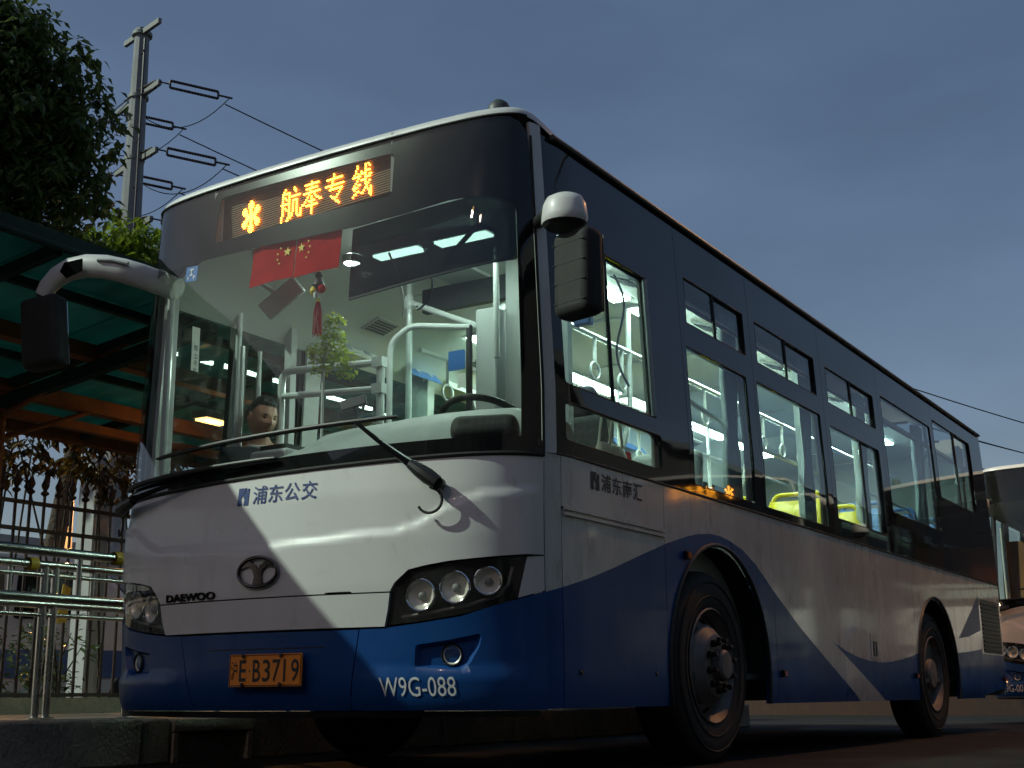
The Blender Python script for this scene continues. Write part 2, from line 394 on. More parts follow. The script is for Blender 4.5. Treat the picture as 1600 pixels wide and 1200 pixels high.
# livery: blue field along the side, in (Y,z)
BLUE=[(-.5,.2),(-.5,.70),(.0,.735),(.18,.77),(.295,.797),(.52,.85),(.757,.913),(1.05,.998),(1.314,1.072),(1.588,1.137),(1.72,1.16),(1.879,1.177),(2.02,1.177),(2.141,1.164),(2.322,1.132),(2.507,1.068),(2.79,.927),(3.195,.741),(3.638,.567),(4.336,.3),(4.48,.2)]
BLUE2=[(3.81,.671),(4.05,.624),(4.305,.588),(4.56,.567),(4.815,.559),(5.1,.568),(5.394,.592),(5.65,.62),(5.893,.65),(6.5,.67),(7.1,.675),(7.6,.70),(8.075,.735),(8.075,.2),(5.25,.2),(4.919,.296)]
def skirt_panel(name,pts,par=BUS,m=L2,white='paint_white_side',extra=()):
    return patch(name,m(pts),white,par,0,.02,paint=[(m(BLUE),'paint_blue'),(m(BLUE2),'paint_blue')]+[(m(p),q) for p,q in extra],res=.11)
def shell_side(m,white):
    arch1=circ(*FWR,ZS); arch2=circ(*RWR,ZS)
    if m is L2:
        skirt_panel('corner_panel',[(.183+G,ZS),(.29-G,ZS),(.29-G,1.362),(.183+G,1.362)],BUS,m,white)
        skirt_panel('service_hatch',[(.29+G,ZS),(1.305-G,ZS),(1.305-G,1.128),(.29+G,1.128)],BUS,m,white)
        skirt_panel('belt_panel',[(.29+G,1.140),(1.305-G,1.140),(1.305-G,1.366),(.29+G,1.366)],BUS,m,white)
    else:
        skirt_panel('corner_panel',[(.183+G,ZS),(.265,ZS),(.265,1.362),(.183+G,1.362)],BUS,m,white)
    x0=1.305+G if m is L2 else 1.43
    skirt_panel('wheel_arch_panel',[(x0,ZS)]+arch1+[(2.78-G,ZS),(2.78-G,1.366),(x0,1.366)],BUS,m,white)
    skirt_panel('side_panel',[(2.78+G,ZS),(5.81-G,ZS),(5.81-G,1.366),(2.78+G,1.366)],BUS,m,white)
    skirt_panel('wheel_arch_panel',[(5.81+G,ZS)]+arch2+[(7.13-G,ZS),(7.13-G,1.366),(5.81+G,1.366)],BUS,m,white)
    skirt_panel('side_panel',[(7.13+G,ZS),(8.07-G,ZS),(8.07-G,1.366),(7.13+G,1.366)],BUS,m,white,
        extra=[([(8.07,1.215),(7.20,.800),(7.60,.830),(8.07,.90)],'ink_navy')])
    patch('engine_panel',m([(8.07+G,ZS+.03),(8.98,ZS+.09),(8.98,1.366),(8.07+G,1.366)]),white,BUS,0,.02,
        paint=[(m(rect(8.0,9.1,.2,.69)),'paint_blue'),(m(rect(8.13,8.93,.70,1.19)),'dark_grey')],res=.12)
    for k in range(12):
        z=.73+k*.038
        MB().box((0,0,0),(.012,.74,.012)).build('grille_slat','black_plastic',BUS).location=((1.252 if m is L2 else -1.252),8.53,z)
shell_side(L2,'paint_white_side'); shell_side(R2,'paint_white_side')
# wheel arch lips
for sgn in (1,-1):
    for c in (FWR,RWR):
        pts=circ(c[0],c[1],c[2]-.006,ZS)
        tube('arch_lip',[(sgn*1.252,a,b) for a,b in pts],.011,'black_plastic',BUS,8)
# moulding over the service hatch
MB().box((1.254,.80,1.134),(.016,1.0,.016)).build('hatch_moulding','paint_white_side',BUS)
MB().box((1.256,.80,1.108),(.014,1.0,.012)).build('hatch_moulding','paint_white_side',BUS)
for y in (.424,1.166): MB().lathe([(0,.008),(.010,.008),(.012,0)],(1.250,y,.447),'x',14).build('hatch_bolt','chrome_dark',BUS)
MB().prism(rpoly(rect(4.62,4.78,.575,.755),.012,3),'x',1.2505,1.2535).build('fuel_flap','paint_white_side',BUS)
for y in (4.665,4.725): MB().prism(rect(y,y+.035,.60,.70),'x',1.254,1.2555).build('flap_mark','ink_black',BUS)
# belt rail under the windows
tube('belt_rail',[Pt(YS(.26+k*(8.97-.26)/40),1.3665,.004) for k in range(41)],.006,'black_plastic',BUS,6)
# side glazing: black band with panes ------------------------------------------------
ZT=2.858
WIN=[ # segment y0,y1, list of (y0,y1,z0,z1,material,split,radius)
 (.262,1.648,[(.335,1.268,1.69,2.43,'pane_glass',.80,.025),(.328,1.312,1.432,1.612,'pane_glass',None,.03)]),
 (1.652,2.688,[(1.74,2.60,2.308,2.575,'pane_glass',2.145,.01),(1.70,2.57,1.415,2.175,'pane_glass',None,.02)]),
 (2.692,3.998,[(2.785,3.88,2.308,2.575,'pane_glass',3.31,.01),(2.73,3.90,1.415,2.185,'pane_glass',None,.02)]),
 (4.002,5.368,[(4.115,5.245,2.305,2.570,'pane_glass',4.66,.01),(4.08,5.25,1.495,2.145,'pane_glass',4.78,.02)]),
 (5.372,7.028,[(5.45,6.96,1.69,2.62,'tint_glass',None,.03)]),
 (7.032,8.978,[(7.07,8.49,2.005,2.71,'tint_glass',7.83,.03)])]
def glazing(m,segs,sgn):
    for a,b,ws in segs:
        hol=[m(rpoly(rect(*w_[:4]),w_[6],3)) for w_ in ws]
        p=patch('glazing_panel',m([(a,1.373),(b,1.373),(b,ZT),(a,ZT)]),'glazing_black',BUS,0,.022,holes=hol,res=.16)
        for (y0,y1,z0,z1,mt,sp,r) in ws:
            cuts=[y0]+([sp] if sp else [])+[y1]
            for q0,q1 in zip(cuts,cuts[1:]):
                patch('pane',m(rpoly(rect(q0-.004,q1+.004,z0-.004,z1+.004),r,3)),mt,p,-.008-(.010 if (sp and q0==sp) else 0),.005,res=.2)
            if sp:
                tube('pane_bar',[Pt(sgn*YS(sp),z0,-.006),Pt(sgn*YS(sp),z1,-.006)],.011,'black_plastic',p,8)
            # rubber seal round the opening
            lp=m(rpoly(rect(y0+.003,y1-.003,z0+.003,z1-.003),max(r,.008),3))
            MB().tube([Pt(q[0],q[1],-.003) for q in sub(lp,.25)],.0045,6,closed=True).build('seal','rubber',p)
glazing(L2,WIN,1)
WINR=[(1.45,2.688,[(1.55,2.60,1.45,2.60,'pane_glass',None,.03)])]+[(a,b,[(a+.08,b-.08,1.45,2.60,'pane_glass',None,.03)]) for a,b in ((2.692,3.998),(4.002,5.368),(5.372,7.028))]+[WIN[5]]
glazing(R2,WINR,-1)
# frame of the driver's sliding window (pale metal edge)
for z0,z1,y in ((1.70,2.42,1.245),): tube('window_post',[Pt(YS(y),z0,-.004),Pt(YS(y),z1,-.004)],.014,'column_grey',BUS,8)
# white corner posts
for q in (1,-1):
    patch('corner_post',[(q*a,b) for a,b in [(1.343,1.362),(1.419,1.366),(1.419,2.90),(1.335,2.90),(1.343,2.75)]],'paint_white',BUS,0.002,.02,res=.06)
# rear
MB().prism([(-1.235,.33),(1.235,.33),(1.238,1.4),(1.19,2.5),(1.17,2.86),(-1.17,2.86),(-1.19,2.5),(-1.238,1.4)],'y',8.965,8.995).build('rear_panel','paint_white',BUS)
# roof: loops from the top edge to the spine
def ztop(s):
    a=abs(s); return 2.910+.014*max(-1.3,min(1.3,s))-(.064 if s>0 else .030)*smooth((a-1.28)/.34)
ROOF=[]
ss=[-YS(8.99)+k*(YS(8.99)-2.2)/26 for k in range(26)]+[-2.2+k*4.4/90 for k in range(91)]+[2.2+k*(YS(8.99)-2.2)/26 for k in range(1,27)]
prof=[(0,0),(.002,.018),(.007,.034),(.016,.046),(.035,.056),(.08,.066),(.25,.088),(.55,.094),(1,.098)]
rv=[];rf=[]
for k,h in prof:
    for s in ss:
        x,y,z=Pt(s,ztop(s)); z=ztop(s)
        sy=max(1.3,min(7.9,y)); flat=2.985
        rv.append((x*(1-k), y+(sy-y)*k, z+h*(flat-z)/.098 if k>.2 else z+h))
n=len(ss)
for i in range(len(prof)-1):
    for j in range(n-1): rf.append((i*n+j,i*n+j+1,(i+1)*n+j+1,(i+1)*n+j))
roof=mesh_obj('roof',rv,rf,'paint_white',BUS,angle=60)
tube('roof_lip',[Pt(s,ztop(s)+.002,.003) for s in [-1.32+k*2.64/60 for k in range(61)]],.006,'rubber',roof,6)
for q in (1,-1):
    MB().tube([Pt(q*YS(.34+k*8.62/40),2.866,.012) for k in range(41)],.014,8).build('rain_gutter','dark_grey',roof)
# roof clearance lamp
bl=MB().lathe([(0,.100),(.024,.096),(.044,.080),(.056,.052),(.058,-.03)],(.955,.26,2.985),'z',18).build('roof_lamp','dark_grey',BUS)
# ------------------------------------------------------------------ front panels
_CR=[(0,.995),(.384,1.015),(.70,1.032),(.80,1.06),(.919,1.125),(1.0,1.158),(1.08,1.18),(1.278,1.195)]
def hood_off(s,z):
    a=abs(s); l=lerp_tab(_CR,a); k=smooth((1.34-a)/.10); return .002+.013*k*smooth((l-z)/.016+.5)
HLI=[(.652,.640),(.660,.70),(.676,.775),(.70,.815),(.757,.857),(.83,.872),(.925,.886),(1.10,.901),(1.250,.914)]   # inner/upper outline of the headlight
def mirror(p): return [(-a,b) for a,b in p]
top=[(s,zb(s)-.006) for s in [1.338-k*2.676/30 for k in range(31)]]
hood=patch('front_panel',[(-.668,.777),(.35,.777),(.36,.783),(.48,.783),(.49,.777),(.668,.777),(.690,.812),(.752,.864),(.83,.880),(.925,.894),(1.10,.909),(1.25,.922),(1.3395,.925)]+top+
    mirror([(1.3395,.925),(1.25,.922),(1.10,.909),(.925,.894),(.83,.880),(.752,.864),(.690,.812)]),'paint_white',BUS,hood_off,.02,res=.022)
patch('lower_front_panel',[(-.630,.634),(.638,.634),(.655,.70),(.667,.771),(-.667,.771),(-.655,.70)],'paint_white',BUS,hood_off,.02,res=.06)
for q in (1,-1):
    patch('headlight_trim',[(q*a,b) for a,b in [(1.256,.912),(1.339,.919),(1.339,.777),(1.212,.743)]],'paint_white',BUS,.003,.02,res=.04)
# bumper
def bump_off(s,z):
    a=abs(s); o=.010+.013*smooth((.452-z)/.022+.5)*smooth((a-.52)/.08)*smooth((1.33-a)/.2)
    return o
FOGP=rpoly([(.765,.468),(.772,.556),(.911,.574),(1.055,.600),(1.044,.547),(1.0,.475),(.955,.456)],.012,3)
FOGI=rpoly([(.782,.478),(.788,.545),(.911,.560),(1.028,.582),(1.022,.545),(.985,.486),(.945,.468)],.012,3)
def fog_off(s,z):
    p=(abs(s),z)
    return bump_off(s,z)-(.026 if inside(p,FOGI) or any(math.dist(p,q)<1e-4 for q in FOGIs) else 0)
FOGIs=sub(FOGI,.035)
bc=patch('bumper_centre',[(-.448,.294),(.448,.294),(.513,.624),(-.513,.624)],'paint_blue',BUS,bump_off,.02,res=.06)
for q in (1,-1):
    pts=[(.453,.294),(1.339,.294),(1.339,.771),(1.21,.737),(1.15,.722),(.97,.668),(.80,.645),(.645,.629),(.518,.625)]
    bp=patch('bumper_corner',[(q*a,b) for a,b in pts],'paint_blue',BUS,fog_off,.02,cons=[[(q*a,b) for a,b in FOGP],[(q*a,b) for a,b in FOGI]],res=.035)
    lip=patch('underside_shade',[(q*a,b) for a,b in [(.0 if q>0 else .001,.262),(1.30,.268),(1.30,.290),(.0 if q>0 else .001,.290)]],'black_plastic',BUS,.004,.03,res=.08)  # black strip stands in for the shade under the bumper
    x,y,z=Pt(q*.923,.515,-.015)
    fl=part('fog_lamp',BUS,(x,y,z),(0,0,q*R(18)))
    MB().lathe([(.030,.02),(.046,.012),(.047,-.004),(.043,-.010),(.039,-.004)],(0,0,0),'y',28).build('bezel','black_plastic',fl)
    MB().lathe([(0,.018),(.02,.012),(.038,-.002)],(0,0,0),'y',28).build('reflector','lamp_bowl',fl)
    MB().lathe([(0,-.010),(.02,-.009),(.034,-.005),(.040,-.001)],(0,0,0),'y',28).build('lens','lens_clear',fl)
# seams left and right of the hatch slot on the bumper
MB().tube([Pt(s,.556,.009) for s in [-.32+k*.66/14 for k in range(15)]],.003,6).build('bumper_crease','black_plastic',bc)
# headlights
def headlight(q):
    h=part('headlight',BUS)
    outl=HLI+[(1.20,.742),(1.10,.706),(.97,.676),(.80,.652)]
    patch('housing',[(q*a,b) for a,b in outl],'black_gloss',h,-.070,.01,res=.05)
    # side walls of the recess
    lo=sub([(q*a,b) for a,b in outl],.05); v=[];f=[];k=len(lo)
    for s,z in lo: v+=[Pt(s,z,.004),Pt(s,z,-.075)]
    for i in range(k): f.append((2*i,2*i+1,2*((i+1)%k)+1,2*((i+1)%k)))
    mesh_obj('bezel',v,f,'black_plastic',h)
    # grey inner trim under the lamps
    MB().tube([Pt(q*s,z,-.03) for s,z in ((.70,.672),(.85,.690),(1.0,.716),(1.13,.752),(1.18,.80),(1.20,.87))],.008,8).build('inner_trim','rim_steel',h)
    patch('cover',[(q*a,b) for a,b in outl],'lens_clear',h,.006,.004,res=.05)
    for s,z,r in ((.795,.760,.064),(.947,.788,.064),(1.088,.812,.056)):
        x,y,zz=Pt(q*s,z,-.014); lp=part('lamp',h,(x,y,zz),(0,0,q*R(12 if s<1 else 24)))
        tor=[(r+.006*math.cos(t*PI/4),.0+.007*math.sin(t*PI/4)) for t in range(8)]
        m_=MB().lathe(tor,(0,0,0),'y',36,close=True)                       # bright ring
        m_.lathe([(r*.98,0),(r*.86,.010),(r*.6,.020),(r*.34,.026),(r*.30,.02),(0,.016)],(0,0,0),'y',36,m=1)   # bowl
        m_.lathe([(0,.0),(r*.2,.004),(r*.3,.012),(r*.32,.03)],(0,0,0),'y',24,m=2)                              # bulb cap
        o=m_.build('lamp_bowl',['chrome','lamp_bowl','grey_plastic'],lp); o.parent=h; o.matrix_world=Matrix.Translation((x,y,zz))@Euler((0,0,q*R(12 if s<1 else 24))).to_matrix().to_4x4()
        bpy.data.objects.remove(lp)
for q in (1,-1): headlight(q)
# number plate
def plate_map(off): 
    x0,y0,_=Pt(.045,.465,.030); return lambda u,v:(u,y0-off+.02*(v-.465),v)
pl=MB().add([plate_map(d)(u,v) for d in (0,.006) for u,v in rpoly(rect(-.160,.252,.396,.534),.008,3)],[tuple(range(16,32)),tuple(range(15,-1,-1))]+[(i,(i+1)%16,(i+1)%16+16,i+16) for i in range(16)]).build('number_plate','plate_orange',BUS)
PM=plate_map(.0075)
lettering('plate_text','沪',-.148,-.112,.424,.506,PM,'ink_black',pl,.004)
lettering('plate_text','E',-.100,-.060,.418,.510,PM,'ink_black',pl,.012)
lettering('plate_text','·',-.045,-.036,.458,.467,PM,'ink_black',pl,.02)
for ch,a in (('B',-.022),('3',.034),('7',.090),('1',.152),('9',.194)): lettering('plate_text',ch,a,a+(.044 if ch!='1' else .012),.416,.510,PM,'ink_black',pl,.010)
for u in (-.075,.140):
    for v in (.404,.526): MB().lathe([(0,-.012),(.008,-.011),(.010,-.006)],PM(u,v),'y',10).build('plate_screw','nut_steel',pl)
fr_=[PM(u,v) for u,v in rpoly(rect(-.155,.247,.401,.529),.006,3)]
MB().tube(fr_,.0015,5,closed=True).build('plate_edge','ink_black',pl)
# emblem and lettering on the front
em=part('emblem',BUS)
HO=lambda u,v: Pt(u,v,hood_off(u,v)+.012)
MB().tube([HO(.112*math.cos(t),.887+.064*math.sin(t)) for t in [2*PI*k/48 for k in range(48)]],.0085,10,closed=True).build('emblem_ring','chrome_dark',em)
for poly in ([(-.030,.826),(.030,.826),(.020,.868),(.026,.892),(.052,.912),(.098,.905),(.104,.925),(.058,.940),(.012,.916),(.0,.896),(-.012,.916),(-.058,.940),(-.104,.925),(-.098,.905),(-.052,.912),(-.026,.892),(-.020,.868)],):
    v2,tr=tri2d(poly,res=.03); nn=len(v2); vv=[HO(a,b) for a,b in v2]+[Pt(a,b,hood_off(a,b)+.003) for a,b in v2]
    cn={}
    for t in tr:
        for a,b in zip(t,t[1:]+t[:1]): cn[(a,b)]=1
    ff=list(tr)+[(a,a+nn,b+nn,b) for (a,b) in cn if (b,a) not in cn]
    mesh_obj('emblem_fork',vv,ff,'chrome_dark',em,smooth=False)
def raised(name,body,x0,x1,y0,y1,mt,parent,bold,h=.007):
    v,f=text2d(body,bold); xs=[p[0] for p in v]; ys=[p[1] for p in v]; a,b,c,d=min(xs),max(xs),min(ys),max(ys)
    uv=[(x0+(x-a)/(b-a)*(x1-x0),y0+(y-c)/(d-c)*(y1-y0)) for x,y in v]; n=len(uv)
    vv=[Pt(u,w_,hood_off(u,w_)+h) for u,w_ in uv]+[Pt(u,w_,hood_off(u,w_)+.0015) for u,w_ in uv]
    cn={}
    for t in f:
        for p,q in zip(t,t[1:]+t[:1]): cn[(p,q)]=1
    ff=list(f)+[(p,p+n,q+n,q) for (p,q) in cn if (q,p) not in cn]
    return mesh_obj(name,vv,ff,mt,parent,smooth=False)
raised('maker_letters','DAEWOO',-.612,-.264,.781,.816,'black_gloss',BUS,.03)
HT=lambda u,v: Pt(u,v,hood_off(u,v)+.0025)
for ch,a in zip('浦东公交',(-.072,.020,.112,.207)): lettering('company_letters',ch,a,a+.084,1.194,1.276,HT,'ink_navy',BUS,.012)
def logo(cx0,cx1,z0,z1,mp,dark,pale,name):
    g=MB(); n=10
    P=lambda u,v: mp(cx0+(cx1-cx0)*u,z0+(z1-z0)*v)
    g.add([P(0,0),P(.42,0),P(.30,.35),P(.30,.55),P(.75,1),P(0,1)],[(0,1,2),(0,2,3),(0,3,4),(0,4,5)])
    g.add([P(.85,.95),P(.46,.55),P(.62,.3),P(.56,0),P(1,0),P(1,.95)],[(0,1,2),(0,2,5),(2,3,4),(2,4,5)])
    return mesh_obj(name,g.v,g.f,dark,BUS,smooth=False)
logo(-.165,-.098,1.194,1.274,HT,'ink_navy','ink_grey','company_logo')
ST=lambda u,v: (1.2525,u,v)
for ch,a in zip('浦东南汇',(.645,.752,.860,.968)): lettering('side_letters',ch,a,a+.096,1.249,1.331,ST,'ink_black',BUS,.012)
logo(.545,.625,1.247,1.327,ST,'ink_black','ink_grey','side_logo')
BO=lambda u,v: Pt(u,v,bump_off(u,v)+.003)
lettering('fleet_number','W9G-088',.610,.942,.350,.428,BO,'ink_white',BUS,0)
# side marker lamps
for y,z in ((1.545,1.035),(2.85,.463),(5.715,.474),(8.86,.47)):
    mk=MB().box((1.262,y,z),(.02,.052,.040)).build('side_marker','black_plastic',BUS); MB().box((1.274,y,z),(.008,.042,.030)).build('marker_lens','amber_lens',mk)
MB().box((1.262,1.49,.985),(.02,.11,.22)).build('marker_fairing','paint_blue',BUS) if False else None
# ================================================================== windshield, sign, wipers, mirrors, wheels
wtop=[(1.325,2.915),(1.24,2.926)]
WSP=[(s,zb(s)) for s in [-1.337+k*2.674/30 for k in range(31)]]+[(1.338,2.72),(1.332,2.80),(1.312,2.858),(1.27,2.895),(1.20,2.916)]+[(s,2.906+.014*s) for s in (1.05,.9,.6,.3,0,-.3,-.6,-.9,-1.05)]+[(-1.20,2.884),(-1.27,2.868),(-1.312,2.84),(-1.332,2.79),(-1.338,2.70)]
ws=patch('windshield',WSP,'windshield_glass',BUS,.0,.006,res=.07)
VIEW=[(s,zb(s)+.075) for s in [-1.300+k*2.53/24 for k in range(25)]]+[(1.235,2.44),(1.225,2.49),(1.165,2.523),(1.06,2.533),(.855,2.531),(.65,2.507),(.367,2.488),(0,2.492),(-.55,2.509),(-1.03,2.515),(-1.25,2.50),(-1.30,2.44)]
SIGN=rpoly([(-.605,2.590),(.537,2.612),(.530,2.838),(-.600,2.845)],.03,4)
patch('black_border',WSP,'black_gloss',ws,-.008,.004,holes=[VIEW,SIGN],res=.07)
# rubber seal at the bottom of the glass and black cowl
tube('windshield_seal',[Pt(s,zb(s)-.001,.003) for s in [-1.335+k*2.67/60 for k in range(61)]],.010,'rubber',ws,8)
for q in (1,-1): tube('windshield_seal',[Pt(q*1.340,zb(q)+k*(2.83-zb(q))/20,.002) for k in range(21)],.007,'rubber',ws,6)
# destination sign -----------------------------------------------------
sg=part('destination_sign',BUS)
yb=.068
def SB(u,v,d=0): return (u,yb-d,v+.055*u)
MB().add([SB(u,v,0) for u,v in rect(-.60,.52,2.60,2.90)]+[SB(u,v,-.02) for u,v in rect(-.60,.52,2.60,2.90)],[(0,1,2,3),(7,6,5,4),(0,4,5,1),(1,5,6,2),(2,6,7,3),(3,7,4,0)]).build('led_board','led_board',sg)
mb=MB()
for a,b,c,d in ((-.635,-.585,2.58,2.92),(.492,.54,2.58,2.92)):
    mesh_obj('end_strip',[SB(a,c,.030),SB(b,c,.012),SB(b,d,.012),SB(a,d,.030)],[(0,1,2,3)],'sign_strip',sg)
MB().add([SB(-.63,2.615,0),SB(.54,2.615,0),SB(.54,2.612,.05),SB(-.63,2.612,.05)],[(0,1,2,3)]).build('sign_floor','led_board',sg)
lv=MB()
for k in range(21):
    z=2.625+k*.0118; lv.add([SB(-.58,z,.003),SB(.49,z,.003),SB(.49,z+.003,.007),SB(-.58,z+.003,.007)],[(0,1,2,3)])
lv.build('louvre','led_board',sg)
GL={'star':""".......##.......
......####......
......####......
..##..####..##..
.####..##..####.
.####..##..####.
..####.##.####..
....########....
....########....
..####.##.####..
.####..##..####.
.####..##..####.
..##..####..##..
......####......
......####......
.......##.......""",
'hang':"""...#......#.....
..#.......##....
.######....#....
.#....#.........
.#.#..#.#######.
.#..#.#.........
.#....#..####...
#######..#..#...
.#....#..#..#...
.#.#..#..#..#...
.#..#.#..#..#...
.#....#..#..#..#
.#....#.#...#..#
#.....#.#...#..#
#....#.#.....###
#...##..........""",
'feng':""".......#........
..###########...
.......#........
...#########....
......#.........
.#############..
.....#...#......
....#..#..#.....
...#...#...##...
..#..#####...##.
##.....#........
...#########....
.......#........
.......#........
.......#........
.......#........""",
'zhuan':"""......#.........
......#.........
.############...
.....#..........
.....#..........
##############..
....#...........
...##########...
...........#....
..........#.....
....#....#......
.....##.#.......
.......#........
........##......
..........#.....
................""",
'xian':"""....#.....#.#...
....#.....#..#..
...#......#.....
...#...#..####..
..#..#.####.....
.######...#..##.
.....#....####..
....#..####.....
...#......#..#..
..#..##...#.#...
.####......#....
..#.......##..#.
....##...#..#.#.
..##...##....##.
.#...........##.
..............#."""}
for key,x0 in (('star',-.466),('hang',-.202),('feng',-.067),('zhuan',.080),('xian',.240)):
    g=MB(); rows=GL[key].split('\n')
    for r,row in enumerate(rows):
        for c,ch in enumerate(row):
            if ch!='#': continue
            cx=x0+(c+.5)*.0082; cz=2.648+(15.5-r)*.0109; rr=.0037
            ring=[SB(cx+rr*math.cos(t*PI/3),cz+rr*math.sin(t*PI/3),.006) for t in range(6)]
            ring2=[SB(cx+rr*math.cos(t*PI/3),cz+rr*math.sin(t*PI/3),.011) for t in range(6)]
            g.add(ring+ring2+[SB(cx,cz,.0145)],[(t,(t+1)%6,6+(t+1)%6,6+t) for t in range(6)]+[(6+t,6+(t+1)%6,12) for t in range(6)])
    g.build('sign_character','led_amber',sg)
# wipers ---------------------------------------------------------------
def wiper(pivot,elbow,b0,b1,name='wiper'):
    wp=part(name,BUS)
    p=[Pt(*pivot,.05)]; e=Pt(*elbow,.045)
    P0=Pt(*pivot,.02); P1=Pt(*pivot,.058)
    MB().tube([P0,P1],.026,14).build('pivot','black_plastic',wp)
    mid=[Pt(pivot[0]+(elbow[0]-pivot[0])*t,pivot[1]+(elbow[1]-pivot[1])*t,.058+.02*math.sin(PI*t)-.012*t) for t in [k/10 for k in range(11)]]
    MB().tube(mid[:4],[.030,.034,.030,.022],10).build('arm_root','black_plastic',wp)
    MB().tube(mid[3:],[.019,.016,.014,.012,.011,.010,.009,.009],8).build('arm','black_gloss',wp)
    n=24; bl=[Pt(b0[0]+(b1[0]-b0[0])*t,b0[1]+(b1[1]-b0[1])*t,.022+.018*math.sin(PI*t)) for t in [k/n for k in range(n+1)]]
    MB().tube(bl,[.006]+[.010]*(n-1)+[.006],8).build('blade_spine','black_plastic',wp)
    bl2=[Pt(b0[0]+(b1[0]-b0[0])*t,b0[1]+(b1[1]-b0[1])*t,.010) for t in [k/n for k in range(n+1)]]
    MB().tube(bl2,.006,6).build('blade_rubber','rubber',wp)
    return wp
w1=wiper((.887,1.215),(.49,1.505),(-.80,1.487),(.672,1.525))
# washer hose hook under the pivot
hk=[Pt(.895+.052*math.sin(t)-.04,1.195-.052+.052*math.cos(t),.05) for t in [k*PI*1.35/16 for k in range(17)]]
MB().tube([Pt(.900,1.235,.06)]+hk,.006,8).build('washer_hose','rubber',w1)
w2=wiper((-1.10,1.262),(-.40,1.352),(-1.2,1.375),(.05,1.395))
hk=[Pt(-1.085+.05*math.sin(t),1.225-.045+.045*math.cos(t),.05) for t in [-PI*.55+k*PI*1.25*-1/14 for k in range(15)]]
MB().tube(hk,.005,8).build('washer_hose','rubber',w2)
for q in ():pass
# mirrors --------------------------------------------------------------
def mirror_l():
    m=part('mirror',BUS)
    # bus left side (right in the picture): white cap on a stub, black ribbed housing under it
    b=MB(); n=18
    prof=[(0,2.395),(.05,2.392),(.082,2.378),(.100,2.345),(.106,2.30),(.107,2.275),(.10,2.262)]
    c=(1.475,-.06)
    v=[];f=[]
    for r,z in prof:
        for k in range(n):
            a=2*PI*k/n; v.append((c[0]+r*math.cos(a)*.95,c[1]+r*math.sin(a)*.80,z))
    for i in range(len(prof)-1):
        for k in range(n): f.append((i*n+k,i*n+(k+1)%n,(i+1)*n+(k+1)%n,(i+1)*n+k))
    b.add(v,f); o=b.build('mirror_cap','paint_white',m,angle=50)
    MB().tube([Pt(1.385,2.42,-.02),(1.33,.03,2.36),(1.45,-.05,2.32)],[.030,.028,.030],12).build('mirror_stub','black_plastic',m)
    MB().lathe([(0,2.245),(.08,2.247),(.095,2.262)],(c[0],c[1],0),'z',20).build('cap_bottom','black_plastic',m)
    h=MB().box((0,0,0),(.205,.12,.375)).build('mirror_housing','rubber',m); h.location=(1.520,-.03,2.045); h.rotation_euler=(0,0,R(-14)); bevel(h,.04,4)
    for k in range(4):
        r=MB().tube([(-.09,-.058,z) for z in (0,)]+[(.09,-.058,0)],.003,8).build('rib','rubber',h); r.location=(0,0,-.13+k*.085)
    g=MB().box((0,.062,0),(.17,.004,.33)).build('mirror_face','mirror_glass',h)
    return m
mirror_l()
def mirror_r():
    m=part('mirror',BUS)
    # arm: flattened shell sweeping out and down from the top corner
    path=[(-1.04,.20,2.475),(-1.12,.03,2.515),(-1.22,-.02,2.553),(-1.32,-.06,2.582),(-1.42,-.09,2.596),(-1.52,-.115,2.588),(-1.605,-.13,2.556),(-1.66,-.14,2.508),(-1.685,-.145,2.462)]
    rad=[.06,.062,.062,.062,.062,.062,.060,.056,.052]
    n=14; v=[];f=[]
    for i,p in enumerate(path):
        a=Vector(path[max(i-1,0)]); b=Vector(path[min(i+1,len(path)-1)]); t=(b-a).normalized()
        u=Vector((0,-1,0)); w_=t.cross(u).normalized()
        for k in range(n):
            an=2*PI*k/n; v.append(Vector(p)+w_*math.cos(an)*rad[i]*1.05+u*math.sin(an)*rad[i]*.75)
    for i in range(len(path)-1):
        for k in range(n): f.append((i*n+k,i*n+(k+1)%n,(i+1)*n+(k+1)%n,(i+1)*n+k))
    f+=[tuple(range(n)),tuple((len(path)-1)*n+k for k in range(n))]
    MB().add(v,f).build('mirror_arm','paint_white',m,angle=50)
    # dark inset and recessed groove on the arm
    MB().add([(-1.50,-.176,2.605),(-1.385,-.152,2.614),(-1.38,-.150,2.545),(-1.48,-.170,2.515),(-1.53,-.176,2.56)],[(0,1,2,3,4)]).build('arm_inset','black_gloss',m)
    MB().tube([(-1.15,-.050,2.570),(-1.24,-.080,2.596),(-1.32,-.108,2.604)],.010,8).build('arm_groove','grey_plastic',m)
    h=MB().box((0,0,0),(.235,.13,.40)).build('mirror_housing','rubber',m); h.location=(-1.672,-.13,2.252); h.rotation_euler=(0,R(-7),R(16)); bevel(h,.04,4)
    MB().box((0,.067,0),(.20,.004,.35)).build('mirror_face','mirror_glass',h)
    MB().tube([(0,-.01,.19),(.0,-.01,.24)],.03,10).build('mirror_joint','black_plastic',h)
mirror_r()
